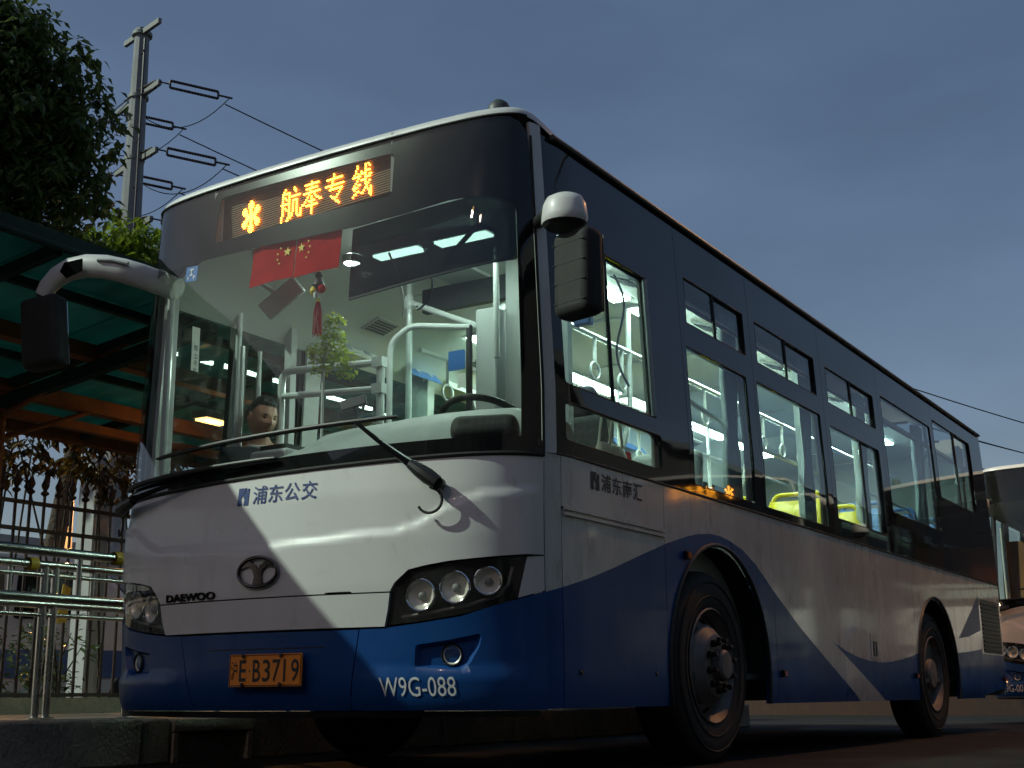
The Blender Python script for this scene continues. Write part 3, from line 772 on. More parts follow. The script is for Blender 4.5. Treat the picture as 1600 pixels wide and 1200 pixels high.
# wheels ---------------------------------------------------------------
def wheel(y,sgn,front):
    r=.497
    wl=part('wheel',BUS,(sgn*1.205,y,r),(0,0,0 if sgn>0 else PI))
    tp=[(.29,-.05),(.298,-.02),(.33,-.006),(.40,-.002),(.45,-.010),(.478,-.028),(.492,-.055),(r,-.10),(r,-.20),(.490,-.245),(.45,-.275),(.33,-.28),(.29,-.25)]
    t=MB().lathe(tp,(0,0,0),'x',56).build('tyre','tyre',wl,angle=50)
    tr=MB()
    for k in range(60):
        a=2*PI*k/60
        for h0,h1 in ((-.10,-.145),(-.155,-.20)):
            c=Vector(((h0+h1)/2,math.cos(a)*(r+.003),math.sin(a)*(r+.003))); rot=Euler((a,0,0)).to_matrix()
            tr.box(c,(abs(h1-h0),.012,.035),rot)
    tr.build('tread','tyre',t)
    for rr in (.435,.36): MB().lathe([(rr-.006,-.0035),(rr,.0015),(rr+.006,-.0035)],(0,0,0),'x',56).build('sidewall_ring','tyre',t)
    d=.02 if front else -.10
    # rim: lip, barrel, dished disc with hand holes
    prof=[(.292,-.004),(.300,-.010),(.292,-.022),(.272,-.05),(.262,-.075)]
    MB().lathe(prof+[(.262,-.22)],(0,0,0),'x',48).build('rim','rim_steel',wl,angle=45)
    disc=MB(); N=10; ro,rm,rin=.264,.205,.160
    xo,xm,xi=(-.085,-.030,.012) if front else (-.10,-.13,-.155)
    for k in range(N):
        a0=2*PI*k/N; st=8
        for j in range(st):
            a=a0+2*PI/N*j/st; b=a0+2*PI/N*(j+1)/st; hole=2<=j<=5
            A=lambda x,rad,an:(x,rad*math.cos(an),rad*math.sin(an))
            rr=[(ro,xo),(.245,xo*.8+xm*.2),(.215,xo*.25+xm*.75),(rm,xm),(rin,xi)]
            for i,((r0,x0),(r1,x1)) in enumerate(zip(rr,rr[1:])):
                if hole and i==1: continue
                disc.add([A(x0,r0,a),A(x0,r0,b),A(x1,r1,b),A(x1,r1,a)],[(0,1,2,3)])
    disc.build('wheel_disc','rim_steel',wl,angle=40)
    hub=MB()
    if front: hub.lathe([(.162,.012),(.150,.016),(.085,.016),(.080,.060),(.068,.072),(.03,.074),(0,.074)],(0,0,0),'x',32)
    else: hub.lathe([(.162,-.155),(.13,-.155),(.12,-.03),(.105,-.012),(.04,-.008),(0,-.008)],(0,0,0),'x',32)
    hub.build('hub','rim_steel',wl)
    for k in range(10):
        a=2*PI*k/10+.2; x=.012 if front else -.157
        MB().lathe([(.021,0),(.021,.026),(.014,.028),(.014,.052),(.009,.058),(0,.058)],(x,.128*math.cos(a),.128*math.sin(a)),'x',6).build('wheel_nut','nut_steel',wl)
    return wl
for y,fr in ((FW,True),(RW,False)):
    for sgn in (1,-1): wheel(y,sgn,fr)
# underbody --------------------------------------------------------------
ub=MB().box((0,4.5,.36),(1.75,8.6,.10)).build('chassis','chassis',BUS)
for y in (FW,RW):
    MB().tube([(-1.0,y,.48),(1.0,y,.48)],.07,10).build('axle','chassis',BUS)
for a,b in ((.42,1.30),(2.72,5.78),(7.15,8.9)):
    for q in (1,-1): MB().box((q*1.02,(a+b)/2,.40),(.36,b-a,.16)).build('underbody_box','chassis',BUS)
MB().box((0,.32,.38),(1.9,.5,.13)).build('underbody_box','chassis',BUS)
# wheel wells
for y,c in ((FW,FWR),(RW,RWR)):
    for q in (1,-1):
        n=24; v=[];f=[]
        for k in range(n+1):
            a=PI*k/n
            for x in (1.235,.80): v.append((q*x,c[0]+c[2]*math.cos(a),c[1]-.02+c[2]*math.sin(a)))
        for k in range(n): f.append((2*k,2*k+1,2*k+3,2*k+2))
        f.append(tuple(2*k+1 for k in range(n+1)))
        mesh_obj('wheel_well',v,f,'chassis',BUS)
# ================================================================== inside of the bus
def liner(m,ws,extra_holes=()):
    hol=[m(rpoly(rect(a-.012,b+.012,c-.012,d+.012),.03,3)) for seg in ws for (a,b,c,d,*_) in seg[2]]+[m(h) for h in extra_holes]
    patch('side_lining',m([(.30,1.16),(8.94,1.16),(8.94,2.80),(.30,2.80)] if m is L2 else [(1.40,1.16),(8.94,1.16),(8.94,2.80),(.30,2.80),(.30,2.57),(1.40,2.57)]),'liner',BUS,-.050,.015,holes=hol,res=.22)
DOOR=rect(.31,1.41,.42,2.56)
liner(L2,WIN); liner(R2,WINR)
patch('front_lining',[(-1.36,.36),(1.36,.36),(1.36,1.34),(-1.36,1.29)],'dark_grey',BUS,-.09,.015,res=.12)
for q in (1,-1): patch('pillar_lining',[(q*1.315,1.34),(q*1.46,1.34),(q*1.46,2.80),(q*1.315,2.80)],'column_grey' if q<0 else 'dark_grey',BUS,-.055,.02,res=.08)
# header over the door, black above
patch('door_header',R2([(.262,2.585),(1.445,2.585),(1.445,2.858),(.262,2.858)]),'glazing_black',BUS,0,.04,res=.1)
for a,b in ((.275,.845),(.855,1.425)):
    fr=rect(a,b,.34,2.578); gl=[rpoly(rect(a+.055,b-.055,.50,1.30),.03,3),rpoly(rect(a+.055,b-.055,1.38,2.50),.03,3)]
    d=patch('door_leaf',R2(fr),'black_plastic',BUS,-.006,.035,holes=[R2(g) for g in gl],res=.15)
    for g in gl: patch('pane',R2([(p[0],p[1]) for p in g]),'pane_glass',d,-.018,.005,res=.2)
    tube('door_rail',[(-1.10,(a+b)/2+.22*(1 if a<.5 else -1),.9),(-1.10,(a+b)/2+.22*(1 if a<.5 else -1),2.3)],.014,'rail_white',d,8)
MB().box((0,4.6,.445),(2.36,8.6,.03)).build('floor','dark_grey',BUS)
MB().box((0,7.1,.70),(2.30,3.6,.48)).build('rear_platform','dark_grey',BUS)
MB().box((0,8.90,1.7),(2.3,.03,2.0)).build('rear_lining','liner',BUS)
# ceiling
prof=[(-1.175,2.42),(-1.10,2.50),(-.98,2.575),(-.80,2.640),(-.60,2.680),(-.3,2.702),(0,2.708)]; prof=prof+[(-a,b) for a,b in prof[-2::-1]]
v=[];f=[]
for y in (.22,8.9):
    v+=[(a,y,b) for a,b in prof]
k=len(prof)
v+=[(a,y,b+.03) for y in (.22,8.9) for a,b in prof]
f=[(i,i+1,k+i+1,k+i) for i in range(k-1)]+[(2*k+i,3*k+i,3*k+i+1,2*k+i+1) for i in range(k-1)]+[tuple(range(k))+tuple(range(3*k-1,2*k-1,-1))]
ceil=MB().add(v,f).build('ceiling','ceiling_panel',BUS,angle=60)
for y in [1.55+1.1*i for i in range(7)]: MB().box((0,y,2.70),(2.0,.012,.02)).build('ceiling_joint','liner',ceil)
for y in (1.75,2.9,4.1,5.3,6.5):
    for q in (1,-1):
        g=part('air_vent',BUS,(q*.86,y,2.612),(0,q*R(20),0))
        MB().box((0,0,0),(.15,.22,.012)).build('vent_frame','liner',g)
        for i in range(5): MB().box((-.05+i*.025,0,-.008),(.008,.19,.010)).build('vent_slat','dark_grey',g)
# lamps
for a,b in ((-.15,.14),(.25,.57)):
    l=MB().box(((a+b)/2,.78,2.678),(b-a+.03,.10,.035)).build('cab_lamp','liner',BUS); MB().box(((a+b)/2,.78,2.655),(b-a,.075,.014)).build('diffuser','lamp_tube',l)
l=MB().lathe([(.055,2.70),(.055,2.665),(.045,2.66)],(-.33,.79,0),'z',18).build('spot_lamp','liner',BUS); MB().lathe([(0,2.652),(.03,2.654),(.044,2.662)],(-.33,.79,0),'z',18).build('bulb','lamp_spot',l)
for q in (1,-1):
    for i in range(6):
        y=1.75+i*1.12
        if q<0 and i==0: continue
        l=MB().box((q*.60,y,2.672),(.15,.96,.02)).build('cabin_lamp','liner',BUS); MB().box((q*.60,y,2.658),(.11,.92,.012)).build('diffuser','lamp_tube',l)
# front roller blind on the driver's half
patch('sun_blind',[(.277,2.160),(.48,2.178),(1.30,2.265),(1.30,2.60),(.26,2.52)],'blind_film',BUS,-.10,.004,res=.08)
tube('blind_bar',[Pt(s,2.157+(s-.277)*.104,-.10) for s in (.28,.5,.7,.9,1.1,1.29)],.007,'black_plastic',BUS,6)
tube('blind_arm',[Pt(1.02,2.46,-.13),Pt(.84,2.34,-.16),Pt(.78,2.27,-.16)],.012,'black_plastic',BUS,8)
tube('blind_cord',[(.05+.10*math.sin(t*1.9),.62,2.60-.42*t+.06*t*t) for t in [k/14 for k in range(15)]],.006,'rail_white',BUS,6)
# dashboard
v=[];f=[]; xs=[-.36,-.32,-.25,-.1,.05,.2,.35,.5,.65,.8,.95,1.05,1.12]
for x in xs:
    t=smooth((x+.36)/.5); h=1.455+.135*t+.035*smooth((x)/.9)-.05*smooth((x-1.0)/.12)
    yf=lerp_tab([(0,-.10),(.6,-.05),(.9,.03),(1.12,.16)],abs(x))
    v+=[(x,yf,.95),(x,yf,1.36),(x,yf+.05,1.425),(x,yf+.14,h-.09),(x,yf+.25,h-.02),(x,yf+.33,h),(x,yf+.42,h-.005),(x,yf+.48,h-.05),(x,yf+.5,.95)]
k=9
for i in range(len(xs)-1):
    for j in range(k-1): f.append((i*k+j,(i+1)*k+j,(i+1)*k+j+1,i*k+j+1))
f+=[tuple(range(k)),tuple((len(xs)-1)*k+j for j in range(k))[::-1]]
dash=MB().add(v,f).build('dashboard','dash_grey',BUS,angle=50)
o=MB().box((.96,.125,1.475),(.30,.12,.12),(R(-28),0,R(20))).build('instrument_cover','rubber',dash); bevel(o,.045,4)
# steering wheel
sw=part('steering_wheel',BUS,(.64,.64,1.615),(R(-28),0,0))
MB().tube([(.225*math.cos(t),.225*math.sin(t),0) for t in [2*PI*k/40 for k in range(40)]],.017,10,closed=True).build('wheel_rim','black_plastic',sw)
MB().lathe([(0,.02),(.07,.015),(.08,-.02),(0,-.03)],(0,0,0),'z',20).build('wheel_boss','black_plastic',sw)
for a in (R(90),R(210),R(330)): MB().tube([(.07*math.cos(a),.07*math.sin(a),0),(.22*math.cos(a),.22*math.sin(a),0)],.013,8).build('wheel_spoke','black_plastic',sw)
tube('steering_column',[(.62,.60,1.57),(.62,.40,1.1)],.05,'black_plastic',BUS,10)
# driver seat
ds=part('driver_seat',BUS)
def cushion(name,c,d,rot,mt,par,bw=.05):
    o=MB().box((0,0,0),d).build(name,mt,par); o.location=c; o.rotation_euler=rot; bevel(o,bw,4); return o
cushion('seat_cushion',(.62,1.20,1.02),(.50,.48,.13),(0,0,0),'seat_fabric',ds)
cushion('backrest',(.62,1.46,1.42),(.50,.13,.78),(R(-9),0,0),'seat_fabric',ds)
cushion('headrest',(.62,1.53,1.89),(.30,.10,.19),(R(-9),0,0),'seat_fabric',ds)
MB().box((.62,1.22,.74),(.36,.36,.52)).build('seat_pedestal','dark_grey',ds)
# driver cage: glazed screen, columns and rails
sc=part('driver_screen',BUS)
fr=arc([(-.31,1.12,.9),(-.31,1.12,2.28),(-.17,1.12,2.36),(.23,1.12,2.29)],.06)
MB().tube(fr,.017,10).build('screen_frame','rail_white',sc)
MB().prism([(-.30,.95),(-.30,2.28),(-.17,2.35),(.22,2.28),(.22,.95)],'y',1.117,1.123).build('screen_glass','pane_glass',sc)
MB().box((.222,1.12,1.75),(.022,.03,1.10)).build('screen_edge','black_plastic',sc)
for x,z in ((-.13,1.80),(-.05,1.69),(-.13,1.60)): MB().tube([(x+.026*math.cos(t),1.110,z+.026*math.sin(t)) for t in [2*PI*k/20 for k in range(20)]],.005,6,closed=True).build('speak_hole','rail_white',sc)
MB().prism(rpoly(rect(.09,.20,2.06,2.17),.01,3),'y',1.112,1.1145).build('screen_notice','sticker_blue',sc)
MB().prism(rect(.15,.20,1.96,2.04),'y',1.112,1.1145).build('screen_notice','sticker_white',sc)
o=MB().box((.315,1.20,1.40),(.13,.13,1.98)).build('cage_column','column_grey',BUS); bevel(o,.012)
o=MB().box((.44,1.24,1.55),(.10,.05,2.25)).build('cage_column','column_grey',BUS); bevel(o,.012)
cf=part('cage_window',BUS)
for c,d in (((.60,1.24,2.60),(.24,.05,.07)),((.60,1.24,1.0),(.24,.05,.07)),((.74,1.24,1.80),(.07,.05,1.66))): MB().box(c,d).build('cage_frame','rail_white',cf)
MB().box((.60,1.24,1.80),(.22,.006,1.55)).build('cage_glass','pane_glass',cf)
tube('handrail',[(.47,1.0,2.66),(.47,1.0,2.06)],.016,'rail_white',BUS,10)
tube('handrail',[(-.31,1.30,.46),(-.31,1.30,2.69)],.018,'rail_white',BUS,10)
tube('handrail',[(-.30,1.30,2.56),(.0,1.25,2.42),(.28,1.20,2.29)],.017,'rail_white',BUS,10)
MB().lathe([(.026,2.52),(.03,2.53),(.03,2.59),(.026,2.60)],(-.31,1.30,0),'z',14).build('rail_clamp','rail_white',BUS)
tube('handrail',arc([(.28,1.24,2.36),(.20,1.6,2.58),(.18,2.3,2.64)],.1),.020,'rail_white',BUS,10)
# guard rail behind the door
gd=part('guard_rail',BUS)
MB().tube(arc([(-.905,.90,.46),(-.905,.90,2.150),(-.21,.90,2.108)],.075,8),.022,10).build('guard_hoop','rail_white',gd)
MB().tube([(-.90,.90,2.005),(-.21,.90,1.962)],.019,10).build('guard_bar','rail_white',gd)
MB().tube([(-.205,.90,2.13),(-.205,.90,.46)],.022,10).build('guard_post','rail_white',gd)
for z in (2.108,1.962): MB().box((-.215,.90,z),(.07,.05,.055)).build('rail_clamp','rail_white',gd)
# door side posts and notice strip
o=MB().box((-1.155,.285,1.6),(.05,.05,2.2)).build('door_post','column_grey',BUS); bevel(o,.01)
tube('handrail',[(-1.08,.20,1.30),(-1.08,.20,2.45)],.020,'rail_white',BUS,10)
tube('handrail',[(-1.12,.765,1.30),(-1.12,.765,2.60)],.018,'rail_white',BUS,10)
o=MB().box((-1.11,1.20,1.95),(.05,.05,1.5)).build('door_post','column_grey',BUS)
ns=MB().box((-1.165,.475,2.225),(.004,.055,.25)).build('door_notice','sticker_white',BUS)
for i,ch in enumerate('禁止手持'):
    z=2.232-.043*i; lettering('notice_text',ch,-.491,-.461,z-.018,z+.016,lambda u,v:(-1.162,-u,v),'ink_black',ns,.004)
# inside mirror
im=part('inside_mirror',BUS)
MB().tube(arc([(-.50,.20,2.60),(-.52,.25,2.45),(-.45,.32,2.385)],.05),.012,8).build('mirror_bracket','rail_white',im)
o=MB().box((0,0,0),(.24,.025,.11)).build('mirror_shell','rail_white',im); o.location=(-.425,.34,2.36); o.rotation_euler=(R(12),R(-38),R(20)); bevel(o,.012)
# passenger seats
def seat(x,y,z,mt,rz=0):
    s_=part('passenger_seat',BUS,(x,y,z),(0,0,rz))
    n=8; v=[];f=[]
    for i in range(n+1):               # shell: seat front edge -> back -> top
        t=i/n
        if t<.45: yy,zz=-.20+.38*t/.45,.42-.02*math.sin(PI*t/.45)
        else: u=(t-.45)/.55; yy,zz=.18+.10*u,.42+.46*u
        for kx in range(7):
            a=-1+2*kx/6; cv=.03*a*a
            v.append((a*.215*(1-.12*max(0,(t-.85)/.15)),yy-cv*(1 if t>.45 else 0),zz+cv*(1 if t<.45 else 0)))
    for i in range(n):
        for kx in range(6): f.append((i*7+kx,i*7+kx+1,(i+1)*7+kx+1,(i+1)*7+kx))
    o=mesh_obj('seat_shell',v,f,mt,s_,angle=70); m_=o.modifiers.new('thick','SOLIDIFY'); m_.thickness=.022; m_.offset=0
    MB().tube(arc([(-.19,.27,.82),(-.17,.285,.93),(.17,.285,.93),(.19,.27,.82)],.06),.016,8).build('grab_handle',mt,s_)
    MB().box((0,.0,.20),(.06,.30,.40)).build('seat_leg','dark_grey',s_)
    MB().box((0,.02,.40),(.34,.30,.02)).build('seat_pan','dark_grey',s_)
    return s_
for y,z,mt in ((3.05,.46,'seat_yellow'),(3.95,.78,'seat_yellow'),(4.75,.78,'seat_yellow'),(5.55,.90,'seat_blue'),(6.35,.94,'seat_blue'),(7.15,.94,'seat_blue'),(7.95,.94,'seat_blue')):
    if y>3.5:
        seat(.92,y,z,mt); seat(.47,y,z,mt)
    seat(-.92,y,z,mt); seat(-.47,y,z,mt)
MB().box((.70,5.0,.62),(.95,2.6,.32)).build('seat_podium','dark_grey',BUS); MB().box((-.70,5.0,.62),(.95,2.6,.32)).build('seat_podium','dark_grey',BUS)
# rails in the cabin
for q in (1,-1):
    tube('ceiling_rail',[(q*.52,1.7,2.40),(q*.52,8.2,2.40)],.016,'rail_white',BUS,8)
    for y in (2.45,4.35,6.1):
        tube('stanchion',arc([(q*.52,y,2.68),(q*.52,y,1.95),(q*.40,y-.05,1.60),(q*.40,y-.05,.46)],.25),.017,'rail_white',BUS,8)
    for y in (2.0,2.35,2.9,3.2,3.6,4.7,5.1,5.5):
        h=part('strap_handle',BUS,(q*.52,y,2.39))
        MB().box((0,0,-.08),(.022,.008,.16)).build('strap','rail_white',h)
        MB().tube([(0,.055*math.sin(t),-.20+.05*math.cos(t)) for t in [2*PI*k/18 for k in range(18)]],.008,6,closed=True).build('handle_ring','rail_white',h)
tube('side_rail',[(1.08,1.72,1.98),(1.08,2.62,1.90)],.015,'rail_white',BUS,8)
tube('side_rail',[(1.05,2.75,1.86),(1.05,8.0,1.86)],.013,'rail_white',BUS,8)
# seat back hoops near the front wheel arch box
MB().box((.80,2.05,.80),(.62,1.3,.72)).build('wheel_box','grey_plastic',BUS); MB().box((-.80,2.05,.80),(.62,1.3,.72)).build('wheel_box','grey_plastic',BUS)
cushion('side_seat',(.80,2.30,1.42),(.46,.10,.62),(R(-8),0,0),'grey_plastic',BUS)
cushion('side_seat',(-.80,2.30,1.42),(.46,.10,.62),(R(-8),0,0),'grey_plastic',BUS)
# curtains bunched at the pillars
def curtain(y,z0,z1,w_,seed,x=1.135):
    rnd=random.Random(seed); n=22; m_=9; v=[];f=[]
    for j in range(m_):
        t=j/(m_-1); wj=w_*(1-.45*math.exp(-((t-.42)/.10)**2))
        for i in range(n):
            u=i/(n-1); v.append((x+.028*math.sin(u*PI*7+seed)-.006*math.sin(u*19),y+(u-.5)*wj,z0+(z1-z0)*t))
    for j in range(m_-1):
        for i in range(n-1): f.append((j*n+i,j*n+i+1,(j+1)*n+i+1,(j+1)*n+i))
    o=mesh_obj('curtain',v,f,'curtain',BUS,angle=80); o.modifiers.new('thick','SOLIDIFY').thickness=.004; return o
for i,(y,z0,z1,w_) in enumerate(((2.50,1.40,2.56,.20),(3.80,1.40,2.56,.22),(5.08,1.47,2.55,.24),(6.80,1.68,2.6,.25),(8.30,1.95,2.65,.22))): curtain(y,z0,z1,w_,i)
for i,(y,z0,z1,w_) in enumerate(((2.55,1.45,2.6,.22),(3.86,1.45,2.6,.22),(5.2,1.45,2.6,.22))): curtain(y,z0,z1,w_,i+9,-1.135)
# dark panels under the rear lamps: display above the aisle
MB().box((0,1.45,2.60),(.62,.05,.14)).build('aisle_display','black_plastic',BUS)
for k,(y,w_,mt) in enumerate(((1.75,.5,'sticker_white'),(2.5,.35,'sticker_blue'),(3.1,.6,'sticker_white'),(4.0,.5,'flag_red'),(4.7,.45,'sticker_white'),(5.6,.6,'sticker_blue'),(6.5,.5,'sticker_white'))):
    o=MB().box((0,0,0),(.003,w_,.16)).build('wall_notice',mt,BUS); o.location=(-1.075,y,2.50); o.rotation_euler=(0,R(-42),0)
    for j in range(4): MB().box((.003,-w_*.32+j*w_*.2,.03-.03*(j%2)),(.002,w_*.13,.05)).build('notice_print','ink_grey' if mt!='flag_red' else 'star_yellow',o)
tube('cable',[(.20+.06*math.sin(t*5),.70+.05*t,2.66-.55*t*(1.6-t)) for t in [k/16 for k in range(17)]],.006,'black_plastic',BUS,6)
tube('cable',[(.95,1.45,2.50-.03*k) if False else (.98+.04*math.sin(k*.5),1.36+.01*k,2.52-.045*k) for k in range(14)],.007,'black_plastic',BUS,6)
o=MB().box((.88,1.20,2.30),(.10,.05,.17)).build('card_reader','sticker_blue',BUS); bevel(o,.01)
o=MB().box((-.62,.62,1.30),(.26,.26,.62)).build('fare_box','column_grey',BUS); bevel(o,.02)
MB().box((-.62,.62,1.625),(.18,.18,.03)).build('fare_box_top','black_plastic',BUS)
for y in (1.35,1.9,2.6): 
    MB().box((.0,y,2.695),(.26,.26,.02)).build('ceiling_hatch','liner',BUS)
# ================================================================== things carried in the bus
def star(mb,mp,cx,cz,r,rot=0):
    p=[]
    for k in range(10):
        a=PI/2+rot+k*PI/5; rr=r if k%2==0 else r*.39; p.append(mp(cx+rr*math.cos(a),cz+rr*math.sin(a)))
    mb.add(p+[mp(cx,cz)],[(k,(k+1)%10,10) for k in range(10)])
for q,lab in ((-1,'small red flag with gold stars on the windshield, nearer the door side'),(1,'small red flag with gold stars on the windshield, nearer the ceiling spot lamp')):
    s0,s1=(-.324,-.038) if q<0 else (-.032,.245)
    fl=patch('flag',[(s0,2.302),(s1,2.306),(s1+.002,2.510),(s0+.004,2.506)],'flag_red',None,lambda s,z:-.030-.006*math.sin(s*22+z*9),.002,res=.04)
    tag(fl,lab,'flag','red flags on the windshield')
    FM=lambda u,v: Pt(u,v,-.022-.0065*math.sin(u*22+v*9)); mb=MB(); i0=(s1 if q<0 else s0)
    star(mb,FM,i0+q*.045,2.447,.026)
    for du,dz in ((.090,2.472),(.102,2.442),(.098,2.412),(.085,2.389)): star(mb,FM,i0+q*du,dz,.0075,.4)
    mesh_obj('star',mb.v,mb.f,'star_yellow',fl,smooth=False)
# hanging charm
ch=thing('hanging_charm','hanging charm with a knot and red tassel behind the windshield','ornament',(.105,.0,2.012))
MB().tube([(0,0,.47),(0,0,.30)],.002,5).build('cord','flag_red',ch)
MB().lathe([(0,.305),(.012,.30),(.020,.285),(.012,.27),(.022,.255),(.03,.235),(.018,.215),(.008,.20)],(0,0,0),'z',14).build('knot','black_plastic',ch)
MB().lathe([(0,.235),(.016,.225),(.022,.205),(.014,.19),(0,.185)],(-.018,-.01,0),'z',12).build('gold_bead','star_yellow',ch)
MB().lathe([(0,.235),(.016,.225),(.020,.21),(.012,.195),(0,.19)],(.030,-.01,0),'z',12).build('red_bead','flag_red',ch)
MB().lathe([(0,.205),(.012,.20),(.014,.185),(.010,.17),(0,.168)],(-.004,-.012,0),'z',12).build('white_bead','sticker_white',ch)
ts=MB()
for k in range(22):
    a=2*PI*k/22; r=.012+.004*(k%3); ts.tube([(.006*math.cos(a),.006*math.sin(a),.165),(r*math.cos(a),r*math.sin(a),.10),(r*1.15*math.cos(a+.2),r*1.15*math.sin(a+.2),-.005*(k%4))],.0018,4)
ts.build('tassel','flag_red',ch)
MB().lathe([(0,.172),(.010,.17),(.011,.155),(0,.15)],(0,0,0),'z',10).build('tassel_cap','star_yellow',ch)
# blue sticker on the outside of the glass
stk=patch('inspection_sticker',rpoly([(-.785,2.412),(-.690,2.404),(-.690,2.486),(-.788,2.494)],.006,3),'sticker_blue',None,.0015,.001,res=.05)
tag(stk,'small blue inspection sticker high on the windshield beside the door mirror arm','sticker')
mb=MB()
for a,b,c,d in ((-.755,-.722,2.470,2.476),(-.742,-.736,2.440,2.476),(-.75,-.727,2.440,2.446),(-.765,-.759,2.42,2.44),(-.72,-.714,2.418,2.438),(-.72,-.704,2.428,2.433)): mb.add([Pt(u,v_,.003) for u,v_ in rect(a,b,c,d)],[(0,1,2,3)])
mesh_obj('sticker_print',mb.v,mb.f,'sticker_white',stk,smooth=False)
# phone holder on the dashboard
ph=thing('phone_holder','black phone holder standing on the middle of the dashboard','holder',(.17,.20,1.555))
o=MB().box((0,0,.15),(.13,.02,.055),(R(-15),R(-14),R(20))).build('phone_clamp','black_plastic',ph); bevel(o,.006)
MB().tube([(0,0,-.02),(.015,.01,.06),(0,.01,.14)],.009,8).build('holder_stem','black_plastic',ph)
MB().lathe([(.035,-.03),(.035,-.01),(.012,.0)],(0,0,0),'z',14).build('holder_foot','black_plastic',ph)
# cloth bag by the driver's low window
bg_=thing('cloth_bag','cream cloth bag with long handles inside the low driver side window','bag',(1.07,1.10,1.40))
v=[];f=[]; n=16
for t,(rx,ry,z) in enumerate(((.05,.10,0),(.075,.14,.02),(.07,.14,.08),(.05,.125,.13),(.03,.115,.15))):
    for k in range(n):
        a=2*PI*k/n; v.append((rx*math.cos(a),ry*math.sin(a)+.006*math.sin(3*a+t),z))
for i in range(4):
    for k in range(n): f.append((i*n+k,i*n+(k+1)%n,(i+1)*n+(k+1)%n,(i+1)*n+k))
f.append(tuple(range(n)))
MB().add(v,f).build('bag_body','bag_cream',bg_,angle=60)
for x in (.03,-.03): MB().tube(arc([(x,-.07,.14),(x,-.02,.34),(x,.03,.34),(x,.07,.14)],.06),.008,6).build('bag_handle','bag_cream',bg_)
MB().box((0,.15,.07),(.05,.05,.13)).build('red_pouch','flag_red',bg_)
MB().box((1.02,.75,1.405),(.36,1.15,.03)).build('window_shelf','dark_grey',BUS)
# ================================================================== materials of the place
mat('asphalt',(.030,.029,.029),.75,noise=(.7,(.022,.021,.021),.35,.7),dirt=(14,(.065,.062,.06),.58,.9),bump=(60,.5,.02),rnoise=(1.3,.6,.95),spec=.12)
mat('paving',(.16,.12,.095),.8,noise=(2.2,(.10,.075,.06),.35,.7),dirt=(18,(.05,.04,.03),.6,.85),bump=(25,.4,.02))
mat('kerb_concrete',(.40,.36,.28),.85,noise=(3,(.24,.215,.17),.35,.7),dirt=(22,(.06,.055,.045),.55,.8),bump=(45,.6,.02))
mat('rust_lamplit_steel',(.22,.075,.025),.85,noise=(5,(.12,.045,.02),.35,.7),dirt=(30,(.06,.03,.015),.55,.85))  # rust brown with the orange lamplight put into its colour
mat('green_steel',(.022,.050,.044),.9,spec=.15,noise=(4,(.012,.03,.026),.35,.7))
mat('iron_paint',(.035,.018,.014),.5,noise=(14,(.07,.03,.018),.5,.8))
mat('pole_steel',(.21,.205,.215),.55,.2,noise=(1.2,(.15,.145,.15),.35,.7))
mat('arm_steel',(.20,.20,.19),.6,.2)
mat('insulator',(.035,.022,.022),.35)
mat('wire',(.03,.03,.035),.6)
mat('bark',(.07,.05,.035),.9,bump=(12,1,.05),noise=(6,(.04,.03,.02),.35,.7))
mat('wall_render',(.36,.35,.34),.8,noise=(1.2,(.27,.26,.26),.35,.7))
mat('wall_white',(.55,.54,.53),.7,noise=(2,(.42,.41,.40),.35,.7))
mat('blocker_wall',(.16,.14,.13),.85,noise=(.4,(.12,.105,.10),.35,.7))
mat('orange_lit_brown',(.30,.13,.045),.5,noise=(3,(.2,.08,.03),.35,.7),stretch=(1,6,.5))  # brown stands in for the orange-lit cab of the rear bus
mat('yellow_tape',(.62,.40,.03),.5)
mat('van_blue',(.05,.12,.30),.35,0,.5)
mat('skin',(.48,.27,.19),.5,noise=(18,(.42,.22,.15),.35,.7))
mat('hair',(.030,.028,.027),.65,noise=(70,(.11,.105,.10),.5,.75),bump=(160,.6,.004))
mat('jacket',(.018,.022,.028),.8,noise=(30,(.03,.034,.04),.4,.7))
mat('trousers',(.015,.015,.018),.85)
mat('shirt_white',(.6,.6,.58),.7)
mat('eye',(.01,.008,.007),.2)
def leafmat(name,c1,c2,trans=.35):
    m=bpy.data.materials.new(name); m.use_nodes=True; t=m.node_tree; t.nodes.clear(); M[name]=m; N=t.nodes.new; K=t.links.new
    o=N('ShaderNodeOutputMaterial'); d=N('ShaderNodeBsdfPrincipled'); tr=N('ShaderNodeBsdfTranslucent'); mx=N('ShaderNodeMixShader'); mx.inputs[0].default_value=trans
    g=N('ShaderNodeNewGeometry'); c=N('ShaderNodeMix'); c.data_type='RGBA'; c.inputs[6].default_value=(*c1,1); c.inputs[7].default_value=(*c2,1)
    K(g.outputs['Random Per Island'],c.inputs[0]); K(c.outputs[2],d.inputs['Base Color']); K(c.outputs[2],tr.inputs[0]); d.inputs['Roughness'].default_value=.4
    K(d.outputs[0],mx.inputs[1]); K(tr.outputs[0],mx.inputs[2]); K(mx.outputs[0],o.inputs[0]); return m
leafmat('leaf_dark',(.030,.060,.016),(.125,.160,.045))
leafmat('leaf_bright',(.12,.20,.02),(.30,.36,.035))
leafmat('leaf_vine',(.025,.030,.008),(.17,.085,.015))  # brownish leaves with yellow lamplight put into their colour
leafmat('leaf_plastic',(.22,.34,.04),(.50,.52,.07))
